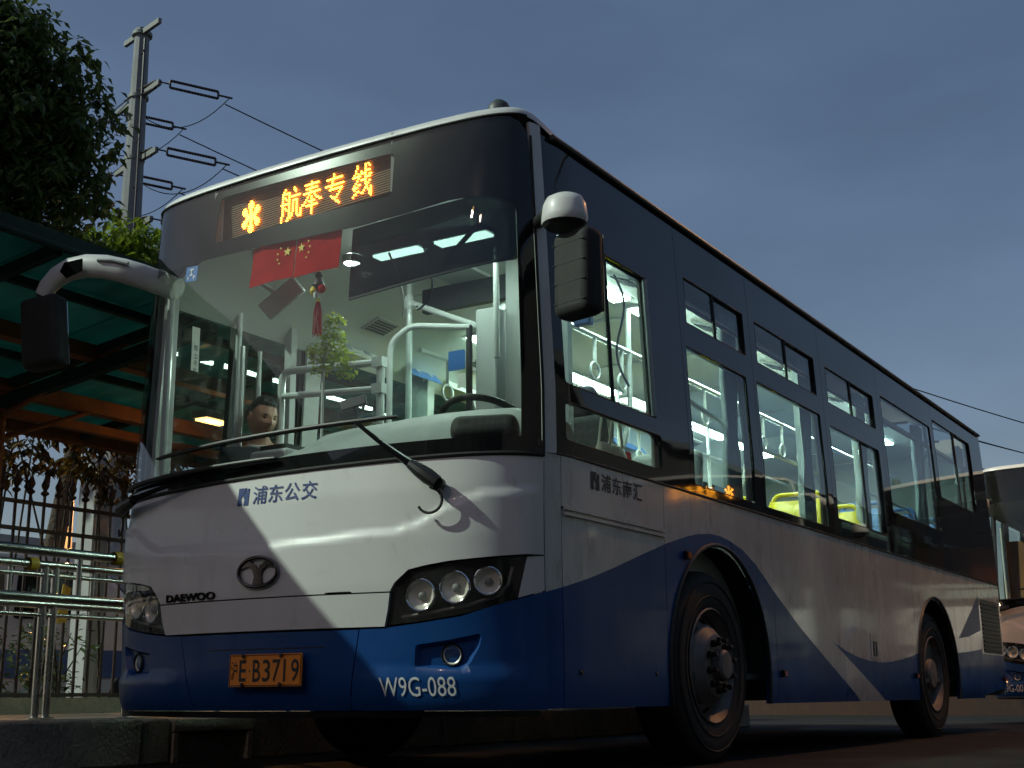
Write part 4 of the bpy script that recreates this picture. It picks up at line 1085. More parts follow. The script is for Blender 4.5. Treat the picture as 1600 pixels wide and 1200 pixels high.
def sheetmat(name,col,trans):
    m=bpy.data.materials.new(name); m.use_nodes=True; t=m.node_tree; t.nodes.clear(); M[name]=m; N=t.nodes.new; K=t.links.new
    o=N('ShaderNodeOutputMaterial'); d=N('ShaderNodeBsdfPrincipled'); tr=N('ShaderNodeBsdfTranslucent'); mx=N('ShaderNodeMixShader'); mx.inputs[0].default_value=trans
    tc=N('ShaderNodeTexCoord'); n=N('ShaderNodeTexNoise'); n.inputs['Scale'].default_value=2.5; n.inputs['Detail'].default_value=6; K(tc.outputs['Object'],n.inputs['Vector'])
    r=N('ShaderNodeMapRange'); r.inputs[1].default_value=.35; r.inputs[2].default_value=.75; K(n.outputs[0],r.inputs[0])
    c=N('ShaderNodeMix'); c.data_type='RGBA'; c.inputs[6].default_value=(*col,1); c.inputs[7].default_value=(*[q*.55 for q in col],1); K(r.outputs[0],c.inputs[0])
    K(c.outputs[2],d.inputs['Base Color']); K(c.outputs[2],tr.inputs[0]); d.inputs['Roughness'].default_value=.35
    K(d.outputs[0],mx.inputs[1]); K(tr.outputs[0],mx.inputs[2]); K(mx.outputs[0],o.inputs[0])
sheetmat('canopy_green',(.060,.26,.24),.5)
glow('sodium',(1.0,.50,.14),7)
# ================================================================== ground
def struct(o): o['kind']='structure'; return o
struct(mesh_obj('ground',[(-1500,-1500,0),(1500,-1500,0),(1500,1500,0),(-1500,1500,0)],[(0,1,2,3)],'asphalt',smooth=False))
pv=struct(MB().box((-3.40,-3,.115),(3.50,24.6,.236)).build('pavement','paving'))
kerb=struct(MB().box((-1.585,-3,.08),(.12,24.6,.155)).build('kerb','kerb_concrete'))
rnd=random.Random(5)
y=-6.3; INLET=(.78,1.42)
while y<8.4:
    ln=.98
    if y<INLET[0]<y+ln+.02: ln=INLET[0]-y-.008
    if abs(y-INLET[0])<.02:
        # gully stone: lintel and two jambs round a dark mouth
        for a,b,c,d in ((INLET[0],INLET[1],.165,.238),(INLET[0],INLET[0]+.05,.0,.163),(INLET[1]-.05,INLET[1],.0,.163)):
            bevel(MB().box((-1.575,(a+b)/2,(c+d)/2),(.16,b-a-.004,d-c)).build('kerb_stone','kerb_concrete',kerb),.008)
        MB().box((-1.62,(INLET[0]+INLET[1])/2,.08),(.05,.56,.15)).build('gully_mouth','ink_black',kerb)  # black block stands in for the darkness inside the opening
        y=INLET[1]+.008; continue
    h=.238+rnd.uniform(-.008,.008)
    o=MB().box((0,0,0),(.155,ln-.012,h)).build('kerb_stone','kerb_concrete',kerb); o.location=(-1.578+rnd.uniform(-.006,.006),y+ln/2,h/2); o.rotation_euler=(rnd.uniform(-.006,.006),rnd.uniform(-.02,.02),rnd.uniform(-.006,.006)); bevel(o,.014,2)
    y+=ln
# ================================================================== shelter
SH=thing('bus_shelter','open bus shelter with green sheet roof on rusty, lamplit-coloured steel beams, left of the bus','shelter',(-3.9,1.3,.236))
def shp(name,o): o.name=name; o.parent=SH; o.matrix_parent_inverse=Matrix.Translation((3.9,-1.3,-.236)); return o
def rz(x): return 2.835+ (x+1.75)*.125          # underside of the sheets
for k in range(12):
    y0=-4.2+k*1.05; v=[];f=[]; nx,ny=5,22
    for i in range(nx):
        x=-1.78-2.95*i/(nx-1)
        for j in range(ny):
            yy=y0+1.06*j/(ny-1); v.append((x,yy,rz(x)+.020+.009*math.sin(j/(ny-1)*2*PI*5)))
    for i in range(nx-1):
        for j in range(ny-1): f.append((i*ny+j,i*ny+j+1,(i+1)*ny+j+1,(i+1)*ny+j))
    o=mesh_obj('roof_sheet',v,f,'canopy_green',angle=80); o.modifiers.new('thick','SOLIDIFY').thickness=.003; shp('roof_sheet',o)
shp('fascia',MB().box((-1.765,2.0,2.825),(.03,12.6,.10)).build('fascia','green_steel'))
shp('gutter',MB().tube([(-1.745,-4.3,2.785),(-1.745,8.3,2.785)],.022,10).build('gutter','green_steel'))
for x,w_,h,mt in ((-2.30,.05,.05,'green_steel'),(-2.95,.11,.10,'rust_lamplit_steel'),(-3.35,.05,.05,'green_steel'),(-3.85,.10,.11,'rust_lamplit_steel'),(-4.60,.09,.09,'rust_lamplit_steel')):
    shp('purlin',MB().box((x,2.0,rz(x)-h/2-.005),(w_,12.4,h)).build('purlin',mt))
for k in range(10):
    y=-3.85+k*1.29
    a=Vector((-1.80,y,rz(-1.80)-.035)); b=Vector((-4.70,y,rz(-4.70)-.035)); c=(a+b)/2
    rot=Euler((0,-math.atan2(rz(-1.8)-rz(-4.7),2.9),0)).to_matrix()
    shp('rafter',MB().box(c,(2.92,.055,.065),rot).build('rafter','green_steel'))
for y in (-2.5,1.31,5.1):
    shp('post',MB().tube([(-3.93,y,.236),(-3.93,y,rz(-3.9)-.06)],.055,14).build('post','rust_lamplit_steel'))
    shp('post_plate',MB().box((-3.93,y,.242),(.22,.22,.012)).build('post_plate','rust_lamplit_steel'))
    for (p,q) in (((-3.93,y,2.30),(-2.55,y,2.70)),((-3.93,y,2.05),(-4.6,y,2.40))):
        shp('brace',MB().tube([p,q],.022,8).build('brace','rust_lamplit_steel'))
    shp('cantilever_beam',MB().box((-3.2,y,rz(-3.2)-.155),(2.7,.07,.09),Euler((0,-.124,0)).to_matrix()).build('cantilever_beam','green_steel'))
    for s_ in (-1,1): shp('brace',MB().tube([(-3.93,y,2.15),(-3.85,y+s_*.75,2.47)],.02,8).build('brace','rust_lamplit_steel'))
shp('tie_beam',MB().box((-4.2,2.0,2.43),(.08,12.4,.07)).build('tie_beam','rust_lamplit_steel'))
sl_=shp('added_glint_lamp',box('added_glint_lamp',(-3.3,2.8,2.50),(.16,.30,.06),'grey_plastic'))  # lamp added under the canopy for orange light on rails and beams
ll=box('lamp_lens',(-3.3,2.8,2.462),(.12,.26,.015),'sodium',sl_)
_l=bpy.data.lights.new('lamp_light','POINT'); _l.energy=6; _l.color=(1.0,.48,.15); _l.shadow_soft_size=.06
_o=bpy.data.objects.new('lamp_light',_l); link(_o,sl_); _o.location=(-3.3,2.8,2.43)
# ================================================================== queue railings
def railing(x,y0,y1,label,posts,zs,tape):
    r=thing('queue_railing',label,'railing',(x,y0,.236),0,'stainless queue railings')
    for z,rad in zs: MB().tube([(0,0,z-.236),(0,y1-y0,z-.236)],rad,14).build('rail_tube','stainless',r)
    for yy in posts:
        MB().tube([(0,yy-y0,0),(0,yy-y0,zs[0][0]-.236)],.024,14).build('railing_post','stainless',r)
        MB().lathe([(.05,0),(.05,.006),(.026,.012)],(0,yy-y0,0),'z',18).build('post_flange','stainless',r)
    k=y0+.55
    while k<y1:
        MB().tube([(0,k-y0,zs[0][0]-.236),(0,k-y0,zs[-1][0]-.236)],.014,10).build('rail_spindle','stainless',r); k+=.62
    for yy in tape: MB().lathe([(.038,-.03),(.041,-.02),(.041,.02),(.038,.03)],(0,yy-y0,zs[0][0]-.236),'y',14).build('yellow_tie','yellow_tape',r)
railing(-2.05,-2.5,5.2,'stainless queue railing standing nearest the bus, yellow tie on its top tube',(-1.9,-.5,.93,2.35,3.8,5.1),((1.150,.028),(.895,.026)),(.80,))
railing(-2.65,-2.5,5.2,'stainless queue railing behind the one beside the bus',(-1.2,.28,.78,.86,2.3,3.75,5.1),((1.145,.026),(1.085,.014),(.908,.026),(.845,.014)),(.68,2.0))
# ================================================================== iron fence
FN=thing('iron_fence','dark iron fence with spear tips running behind the shelter','fence',(-5.0,-.5,.2))
bar=MB().tube([(0,0,.12),(0,0,1.84)],.0135,6); 
bar.lathe([(.014,1.79),(.034,1.805),(.034,1.82),(.014,1.835),(.030,1.865),(.034,1.885),(.016,1.93),(.005,1.975),(0,1.985)],(0,0,0),'z',8)
b0=bar.build('fence_bar','iron_paint',FN); me=b0.data
y=.14
b0.location=(0,.0,0)
while y<8.5:
    if abs((y+.02)%2.1-.02)>.05:
        o=bpy.data.objects.new('fence_bar',me); link(o,FN); o.location=(0,y,0)
    y+=.142
for z in (1.72,1.50,.18): MB().box((0,4.2,z),(.03,8.6,.032)).build('fence_rail','iron_paint',FN)
for k in range(5):
    y=-.02+k*2.1; o=MB().box((0,y,.97),(.085,.085,1.94)).build('fence_post','iron_paint',FN); bevel(o,.006)
    MB().add([(.055,y+.055,1.94),(-.055,y+.055,1.94),(-.055,y-.055,1.94),(.055,y-.055,1.94),(0,y,2.0)],[(0,1,4),(1,2,4),(2,3,4),(3,0,4),(3,2,1,0)]).build('post_cap','iron_paint',FN)
MB().box((0,4.2,.06),(.16,8.8,.20)).build('fence_plinth','kerb_concrete',FN)
# ================================================================== vegetation
def leaf_cloud(pts,size,seed,droop=.75,wid=.46):
    rnd=random.Random(seed); v=[];f=[]
    for (x,y,z,n,rad) in pts:
        for _ in range(n):
            d=Vector((rnd.gauss(0,1),rnd.gauss(0,1),rnd.gauss(0,.7))); d=d.normalized()*rad*rnd.random()**.45
            c=Vector((x,y,z))+d
            a=rnd.uniform(0,2*PI); t=Vector((math.cos(a),math.sin(a),-droop+rnd.uniform(-.45,.6))).normalized()
            s_=t.cross(Vector((rnd.uniform(-.4,.4),rnd.uniform(-.4,.4),1))).normalized(); nn=s_.cross(t)
            L_=size*rnd.uniform(.65,1.25); W=L_*wid*.5
            b=len(v)
            v+=[c,c+t*L_*.38+s_*W+nn*W*.35,c+t*L_*.42+nn*-.02*L_,c+t*L_*.38-s_*W+nn*W*.35,c+t*L_-nn*L_*.10]
            f+=[(b,b+1,b+2),(b,b+2,b+3),(b+1,b+4,b+2),(b+2,b+4,b+3)]
    return [tuple(q) for q in v],f
def tree(label,base,height,blobs,nclus,nleaf,size,mt,seed,group='trees behind the shelter'):
    rnd=random.Random(seed); t=thing('leafy_tree',label,'tree',base,0,group)
    cx=sum(b[0] for b in blobs)/len(blobs)-base[0]; cy=sum(b[1] for b in blobs)/len(blobs)-base[1]; cz=min(b[2]-b[3] for b in blobs)-base[2]
    path=[(0,0,0),(cx*.15,cy*.1,cz*.4),(cx*.5,cy*.5,cz*.9),(cx*.8,cy*.8,(cz+height)*.5),(cx,cy,height*.85)]
    MB().tube(path,[.17,.14,.11,.07,.02],10).build('trunk','bark',t,angle=60)
    cl=[]; lim=MB()
    for b in blobs:
        bx,by,bz=b[0]-base[0],b[1]-base[1],b[2]-base[2]
        lim.tube([path[2],((path[2][0]+bx)/2,(path[2][1]+by)/2,(path[2][2]+bz)/2+.1),(bx,by,bz)],[.06,.04,.012],6)
        k=int(nclus*(b[3]**2)/sum(q[3]**2 for q in blobs))
        for _ in range(k):
            d=Vector((rnd.gauss(0,1),rnd.gauss(0,1),rnd.gauss(0,1))).normalized(); r=b[3]*rnd.uniform(.30,1.0)**.6*(1+.18*math.sin(d.x*7+d.z*5+seed))
            p=(bx+d.x*r,by+d.y*r,bz+d.z*r*(b[4] if len(b)>4 else 1)); cl.append((*p,nleaf,rnd.uniform(.10,.26)))
            if rnd.random()<.25: lim.tube([(bx+d.x*r*.25,by+d.y*r*.25,bz+d.z*r*.2),p],[.014,.004],4)
    lim.build('limbs','bark',t,angle=60)
    v,f=leaf_cloud(cl,size,seed+1); mesh_obj('crown',v,f,mt,t,smooth=False)
    return t
tree('tall dark leafy tree rising over the shelter at the left edge',(-8.2,3.2,.0),8.2,
     [(-7.55,3.72,6.85,1.0),(-8.2,2.9,6.9,1.2),(-7.35,3.92,5.7,.95),(-8.2,3.0,5.2,1.2),(-7.32,3.87,6.3,.9),(-7.8,3.4,5.2,.9),(-7.6,3.55,7.4,.55)],1500,20,.145,'leaf_dark',3)
tree('bright yellow-green tree between the shelter roof and the bus mirror',(-10.2,6.8,.0),6.3,
     [(-10.0,6.8,6.05,.62),(-9.55,7.3,6.2,.66),(-9.2,7.75,6.15,.62),(-9.7,7.0,5.6,.75),(-9.1,7.7,5.5,.75)],420,16,.17,'leaf_bright',8)
tree('unseen small tree added at the kerb to shade the second bus',(-1.95,9.0,.236),5.2,[(-1.8,9.2,3.95,.8),(-2.1,8.9,3.6,.75),(-1.6,9.4,3.5,.75),(-1.5,9.3,4.1,.5)],420,16,.16,'leaf_dark',17)  # tree added out of sight to keep the sun off the rear bus
# climbing plant hanging over the fence
vt=thing('climbing_vine','dark and brown leafed vine hanging over the iron fence under the shelter roof','vine',(-5.25,2.6,.1))
rnd=random.Random(11); cl=[]; st=MB()
for k in range(240):
    y=rnd.uniform(-1.4,1.9); z=rnd.uniform(2.22,3.0)-.1+.10*math.sin(y*4)-.05; cl.append((rnd.uniform(-.25,.25),y,z,13,rnd.uniform(.06,.16)))
for k in range(9):
    y=-1.2+k*.36; st.tube([(rnd.uniform(-.1,.1),y,0),(rnd.uniform(-.15,.15),y+rnd.uniform(-.3,.3),1.0),(0,y+rnd.uniform(-.4,.4),2.5)],[.016,.012,.006],6)
st.build('stem','bark',vt); v,f=leaf_cloud(cl,.115,12,.9,.5); mesh_obj('foliage','' or v,f,'leaf_vine',vt,smooth=False)
for i,(x,y,h,lab) in enumerate(((-5.45,2.35,.75,'low leafy shrub at the fence foot, behind the railing posts'),(-5.5,3.15,.85,'low leafy shrub at the fence foot, beside the bus corner'),(-5.5,1.5,.7,'low leafy shrub at the fence foot, at the left edge of the picture'))):
    s_=thing('shrub',lab,'shrub',(x,y,.1),0,'shrubs behind the fence'); rnd=random.Random(20+i); st=MB(); cl=[]
    for k in range(10):
        a=rnd.uniform(0,2*PI); r=rnd.uniform(.1,.4); p=(r*math.cos(a),r*math.sin(a),h*rnd.uniform(.5,1)); st.tube([(0,0,0),(p[0]*.5,p[1]*.5,p[2]*.6),p],[.012,.008,.004],5); cl.append((*p,22,.17))
        cl.append((p[0]*.7,p[1]*.7,p[2]*.55,18,.17))
    st.build('stems','bark',s_); v,f=leaf_cloud(cl,.09,30+i,.2,.45); mesh_obj('foliage',v,f,'leaf_dark',s_,smooth=False)
# artificial plant on the dashboard post
ap=thing('artificial_plant','bright green artificial plant on a slim post inside the windshield','plant',(-.27,.50,1.46))
MB().tube([(0,0,0),(0,0,.55),(.03,0,.68)],.008,6).build('plant_stem','rail_white',ap)
v,f=leaf_cloud([(.05,0,.70,130,.08),(.0,0,.62,150,.09),(-.03,.02,.55,70,.06),(.10,0,.58,110,.08),(.14,.01,.50,44,.05),(.06,0,.79,60,.05)],.036,41,.3,.6); mesh_obj('plant_leaves',v,f,'leaf_plastic',ap,smooth=False)
wp=thing('window_plant','tuft of yellow-green leaves inside the low driver side window','plant',(1.08,.52,1.42))
rnd=random.Random(50); g=MB()
for k in range(26):
    a=rnd.uniform(0,2*PI); e=rnd.uniform(.3,1.2); d=Vector((math.cos(a)*math.cos(e)*.3,math.sin(a)*math.cos(e),math.sin(e))); L_=rnd.uniform(.09,.18); s_=d.cross(Vector((1,0,.2))).normalized()*.008
    p=Vector((0,rnd.uniform(-.08,.08),0)); g.add([p-s_,p+s_,p+d*L_*.6+s_*1.3,p+d*L_,p+d*L_*.6-s_*1.3],[(0,1,2,3,4)])
mesh_obj('plant_leaves',g.v,g.f,'leaf_plastic',wp,smooth=False); MB().lathe([(0,-.03),(.035,-.03),(.045,.01)],(0,0,.01),'z',14).build('plant_pot','dark_grey',wp)
# ================================================================== power line
UP=thing('utility_pole','tall grey steel power pole with four cross arms, beyond the trees','pole',(-29.75,25.2,0))
MB().tube([(0,0,0),(0,0,16.6),(0,0,23.75)],[.60,.37,.26],12).build('shaft','pole_steel',UP,smooth=False)
cb=MB().tube([(.62,-.35,10),(.52,-.28,16.5),(.43,-.24,23.2)],.045,6); 
for k in range(7): cb.box((.40-.012*k,-.22,12.5+k*1.7),(.30,.06,.06),Euler((0,0,-.5)).to_matrix())
cb.build('cable_ladder','insulator',UP)
ARMS=((23.55,(-28.42,24.78),(-30.8,25.37),.5),(21.10,(-28.16,24.71),(-31.39,25.71),1),(18.74,(-28.39,24.96),(-31.3,25.75),1),(16.25,(-28.5,25.0),(-31.0,25.83),1))
WIRES=[]
for z,a,b,kk in ARMS:
    A=Vector((a[0]+29.75,a[1]-25.2,z)); B=Vector((b[0]+29.75,b[1]-25.2,z)); c=(A+B)/2; d=(A-B); 
    rot=Euler((0,0,math.atan2(d.y,d.x))).to_matrix()
    am=MB().box(c+Vector((0,0,.0)),(d.length,.13,.19),rot).build('cross_arm','arm_steel',UP)
    MB().lathe([(.28,-.09),(.36,-.06),(.36,.06),(.28,.09)],(0,0,z),'z',16).build('arm_collar','arm_steel',am)
    if kk==1:
        for E_ in (A,B):
            for dv in (Vector((37,40,-7)).normalized(),Vector((-1,.25,.06)).normalized()):
                s_=E_+dv*.35; e=E_+dv*2.0; p=dv.cross(Vector((0,0,1))).normalized()*.16; q=Vector((0,0,.13))
                g=MB()
                for sg in (-1,1):
                    o_=q*sg; n=9
                    g.tube([s_+(e-s_)*(i/36)+o_ for i in range(37)],[.045+.012*(i%2) for i in range(37)],8)
                g.tube([s_+q,s_-q],.04,6); g.tube([e+q,e-q],.04,6); g.tube([E_,s_],.03,6); g.tube([e,e+dv*.5],.04,6)
                g.build('insulator_string','insulator',am)
            # jumper loop under the arm
            l=E_+Vector((-1,.25,.06)).normalized()*2.4; r=E_+Vector((37,40,-7)).normalized()*2.4
            MB().tube([l+(r-l)*t+Vector((0,0,-4*1.1*t*(1-t))) for t in [k/14 for k in range(15)]],.018,5).build('jumper','wire',am)
            WIRES.append(E_+Vector((-29.75+29.75,0,0)))
ends=[((7.5,65.3,8.0),2.0),((4.8,66.3,8.0),2.0),((7.9,65.5,7.3),2.0),((5.2,66.5,7.3),2.0),((8.2,65.6,6.2),2.0),((5.6,66.6,6.2),2.0)]
names=['upper right','upper left','middle right','middle left','lower right','lower left']
for E_,(b,sag),nm in zip(WIRES,ends,names):
    A=Vector((-29.75,25.2,0))+E_; B=Vector(b); dv=(B-A).normalized(); A2=A+dv*2.3
    w_=MB().tube([A2+(B-A2)*t+Vector((0,0,-4*sag*t*(1-t))) for t in [k/40 for k in range(41)]],.024,5).build('power_line','wire')
    tag(w_,'thin power line running right from the %s arm end of the power pole'%nm,'wire','power lines')
    A3=A+Vector((-1,.25,.06)).normalized()*2.3
    w2=MB().tube([A3+(Vector((-40,10,2)))*t+Vector((0,0,-4*1.5*t*(1-t))) for t in [k/20 for k in range(21)]],.024,5).build('power_line','wire')
    tag(w2,'thin power line running left from the %s arm end of the power pole'%nm,'wire','power lines')
# ================================================================== beyond the fence
wl=thing('concrete_pillar','pale concrete gate pillar standing behind the iron fence','pillar',(-5.95,3.98,0))
MB().box((0,0,1.25),(.22,.22,2.5)).build('pillar_shaft','wall_white',wl); MB().box((0,0,2.53),(.28,.28,.08)).build('pillar_cap','wall_white',wl)
def house(label,x,y,w_,d,h,nx,nz,mt):
    b=thing('building',label,'building',(x,y,0),0,'far buildings')
    MB().box((0,0,h/2),(w_,d,h)).build('wall',mt,b); MB().box((0,0,h+.15),(w_+.5,d+.5,.3)).build('roof','wall_render',b)
    for i in range(nx):
        for k in range(nz):
            px_=-w_/2+(i+.5)*w_/nx; pz=1.2+(k+.5)*(h-1.2)/nz
            o=MB().box((px_,-d/2-.02,pz),(w_/nx*.55,.08,(h-1.2)/nz*.5)).build('window','glazing_black',b); MB().box((px_,-d/2-.05,pz-(h-1.2)/nz*.27),(w_/nx*.62,.14,.08)).build('sill','wall_render',o)
house('low grey building far behind the iron fence',-34,22,12,10,4.6,5,1,'wall_render')
# parked van behind the fence
VN=thing('parked_van','white and blue van parked behind the iron fence','van',(-9.0,5.2,0),R(62))
bodyp=[(-2.4,.35),(2.35,.35),(2.42,.75),(2.35,.95),(1.65,1.10),(1.05,1.78),(.6,1.92),(-2.2,1.95),(-2.42,1.7),(-2.45,.9)]
o=MB().prism(bodyp,'y',-.86,.86).build('van_body','paint_white',VN); bevel(o,.06,3)
for q in (-1,1):
    MB().box((-.05,q*.868,.72),(4.6,.01,.30)).build('van_stripe','van_blue',VN)
    for a,b in ((-2.1,-1.1),(-1.0,0),(.1,.85)): MB().prism(rpoly([(a,1.20),(b,1.20),(b-.02,1.72),(a+.03,1.72)],.04,3),'y',q*.864,q*.872).build('van_window','glazing_black',VN)
    for x in (-1.5,1.5):
        wh=MB().lathe([(0,.10),(.19,.10),(.21,.12),(.30,.12),(.33,.09),(.33,-.09),(0,-.09)],(x,q*.78,.33),'y',24).build('van_wheel','tyre',VN); MB().lathe([(0,.105*q),(.19,.108*q)],(x,q*.795,.33),'y',20).build('wheel_rim','rim_steel',wh)
v=[(1.68,-.74,1.13),(1.68,.74,1.13),(1.10,.70,1.74),(1.10,-.70,1.74)]
MB().add([Vector(q)+Vector((.012,0,.012)) for q in v]+[Vector(q) for q in v],[(0,1,2,3),(7,6,5,4),(0,4,5,1),(1,5,6,2),(2,6,7,3),(3,7,4,0)]).build('van_windscreen','glazing_black',VN)
pn=thing('yellow_pennant','small yellow pennant hanging on the iron fence bars','pennant',(-4.97,2.86,.95))
MB().add([(.0,-.06,.0),(.0,.05,.02),(.0,.07,.30),(.0,-.01,.33)]+[(.006,-.06,.0),(.006,.05,.02),(.006,.07,.30),(.006,-.01,.33)],[(0,1,2,3),(7,6,5,4),(0,4,5,1),(1,5,6,2),(2,6,7,3),(3,7,4,0)]).build('pennant_cloth','yellow_tape',pn)
# ================================================================== street lamps (sodium light that falls on this place)
def street_lamp(label,loc,rz_,power,h=7.5,spot=150,col=(1.0,.50,.17),arm=1.6,kind='SPOT'):
    s_=thing('street_lamp',label,'street lamp',loc,rz_,'sodium street lamps')
    MB().tube([(0,0,0),(0,0,h*.6),(0,0,h-.3)],[.09,.07,.05],12).build('lamp_post','pole_steel',s_)
    MB().tube(arc([(0,0,h-.4),(0,0,h),(arm,0,h+.12)],.4),.035,8).build('lamp_arm','pole_steel',s_)
    hd=MB().box((arm+.25,0,h+.11),(.65,.24,.12)).build('lamp_head','pole_steel',s_); bevel(hd,.04,3)
    MB().box((arm+.28,0,h+.035),(.42,.17,.02)).build('lamp_lens','sodium',hd)
    l=bpy.data.lights.new('lamp_light',kind); l.energy=power; l.color=col; l.shadow_soft_size=.12
    if kind=='SPOT': l.spot_size=R(spot); l.spot_blend=.5
    o=bpy.data.objects.new('lamp_light',l); link(o,s_); o.location=(arm+.28,0,h-.02); return s_
street_lamp('sodium street lamp beside the rear of the bus, outside the picture',(6.2,7.6,0),PI,560,6.8,arm=3.3,col=(1.0,.44,.12))
street_lamp('added warm fill lamp ahead of the bus, outside the picture',(-1.0,-13.0,0),R(60),560,8.5,col=(1.0,.66,.52))  # added fill light that warms the shaded part of the front

street_lamp('low sodium lamp behind the fence under the bright tree',(-10.9,7.8,0),R(-20),900,3.4,arm=.4,kind='POINT',col=(1.0,.48,.14))
# unseen building block added behind the camera: it shuts off the low sky there
TB=thing('sky_blocker','added long dark building block behind the viewer, shutting off low sky','building',(2,-30,0))
MB().box((0,-4,6.5),(60,8,13)).build('wall','blocker_wall',TB); MB().box((0,-4,13.2),(61,9,.4)).build('roof','wall_render',TB)
for i in range(15):
    for k in range(4):
        o=MB().box((-28+i*4,.02,2.0+k*3.1),(2.2,.10,1.6)).build('window','glazing_black',TB); MB().box((-28+i*4,.10,1.15+k*3.1),(2.4,.24,.10)).build('sill','wall_render',o)
WH=thing('blocker','added long dark warehouse across the road on the driver side, outside the picture','building',(13,16,0))  # unseen block added to darken what the bus side reflects
MB().box((4,0,3.5),(8,56,7)).build('wall','blocker_wall',WH); MB().box((4,0,7.15),(8.6,57,.3)).build('roof','wall_render',WH)
for k in range(8):
    d=MB().box((-.03,-24+k*6.8,1.9),(.08,3.2,3.8)).build('roller_door','green_steel',WH)
    for j in range(6): MB().box((-.09,-24+k*6.8,.4+j*.6),(.03,3.1,.05)).build('door_rib','green_steel',d)
BW=thing('strip_dark_wall','added low dark wall that darkens the strip seen under the bus','wall',(-6,17,0))  # wall added to hide the bright ground beneath the bus
MB().box((0,0,.55),(22,.24,1.1)).build('wall_body','iron_paint',BW); MB().box((0,0,1.13),(22.1,.32,.08)).build('wall_coping','iron_paint',BW)
mat('lip',(.36,.15,.12),.5)
# ================================================================== man standing inside the door
def skin_mesh(name,nodes,edges,mt,parent,root,sub_=2):
    me=bpy.data.meshes.new(name); me.from_pydata([n[0] for n in nodes],edges,[]); me.materials.append(M[mt]); o=bpy.data.objects.new(name,me); link(o,parent)
    m=o.modifiers.new('skin','SKIN'); m.use_smooth_shade=True
    for i,n in enumerate(nodes):
        r=n[1]; me.skin_vertices[0].data[i].radius=(r,r) if not isinstance(r,tuple) else r
        me.skin_vertices[0].data[i].use_root=(i==root)
    s_=o.modifiers.new('smooth','SUBSURF'); s_.levels=sub_; s_.render_levels=sub_
    return o
PER=thing('person','person with short dark hair and dark jacket standing inside the front door, looking down','person',(-.985,.835,.435),R(48))
# local frame: faces -Y; metres above the floor
def person_body():
    N=[((0,.0,.80),(.15,.10)),((0,.01,.95),(.145,.10)),((0,.02,1.10),(.155,.11)),((0,.02,1.22),(.15,.10)),((0,.015,1.29),(.055,.055)),((0,-.005,1.36),(.05,.052))]
    E_=[(0,1),(1,2),(2,3),(3,4),(4,5)]
    for q in (1,-1):
        b=len(N)
        N.extend([((q*.17,.02,1.21),.062),((q*.205,.03,.99),.046),((q*.20,-.05,.78),.036),((q*.19,-.10,.70),(.042,.022)),
                  ((q*.09,.0,.74),.082),((q*.10,-.01,.43),.058),((q*.105,.02,.09),.042),((q*.11,-.10,.035),.036)])
        E_+=[(3,b),(b,b+1),(b+1,b+2),(b+2,b+3),(0,b+4),(b+4,b+5),(b+5,b+6),(b+6,b+7)]
        for k,(dx,ln) in enumerate(((-.030,.072),(-.010,.082),(.010,.078),(.028,.062))):
            c=len(N); N.extend([((q*.19+dx*.8,-.125,.665),.009),((q*.19+dx,-.135,.665-ln*.55),.0085),((q*.19+dx*.9,-.125,.665-ln),.007)]); E_+=[(b+3,c),(c,c+1),(c+1,c+2)]
        c=len(N); N.extend([((q*.155,-.13,.69),.010),((q*.145,-.15,.655),.009)]); E_+=[(b+3,c),(c,c+1)]
    return N,E_
N,E_=person_body(); bd=skin_mesh('body',N,E_,'skin',PER,0,2)
jn=[((0,.0,.76),(.172,.122)),((0,.01,.95),(.17,.122)),((0,.02,1.10),(.178,.128)),((0,.02,1.225),(.165,.112)),((0,.015,1.275),(.075,.072))]; je=[(0,1),(1,2),(2,3),(3,4)]
for q in (1,-1):
    b=len(jn); jn+=[((q*.172,.02,1.215),.078),((q*.208,.03,.99),.060),((q*.202,-.05,.79),.050)]; je+=[(3,b),(b,b+1),(b+1,b+2)]
skin_mesh('jacket',jn,je,'jacket',PER,0)
tn=[((0,.0,.82),(.165,.115))]; te=[]
for q in (1,-1):
    b=len(tn); tn+=[((q*.09,.0,.73),.098),((q*.10,-.01,.43),.078),((q*.105,.02,.10),.066)]; te+=[(0,b),(b,b+1),(b+1,b+2)]
skin_mesh('trousers',tn,te,'trousers',PER,0)
for q in (1,-1): MB().box((q*.11,-.045,.03),(.09,.27,.06)).build('shoe','black_plastic',PER)
MB().tube([(.068*math.sin(t),.012-.064*math.cos(t),1.285-.020*math.cos(t)) for t in [2*PI*k/24 for k in range(24)]],.013,8,closed=True).build('collar','shirt_white',PER)
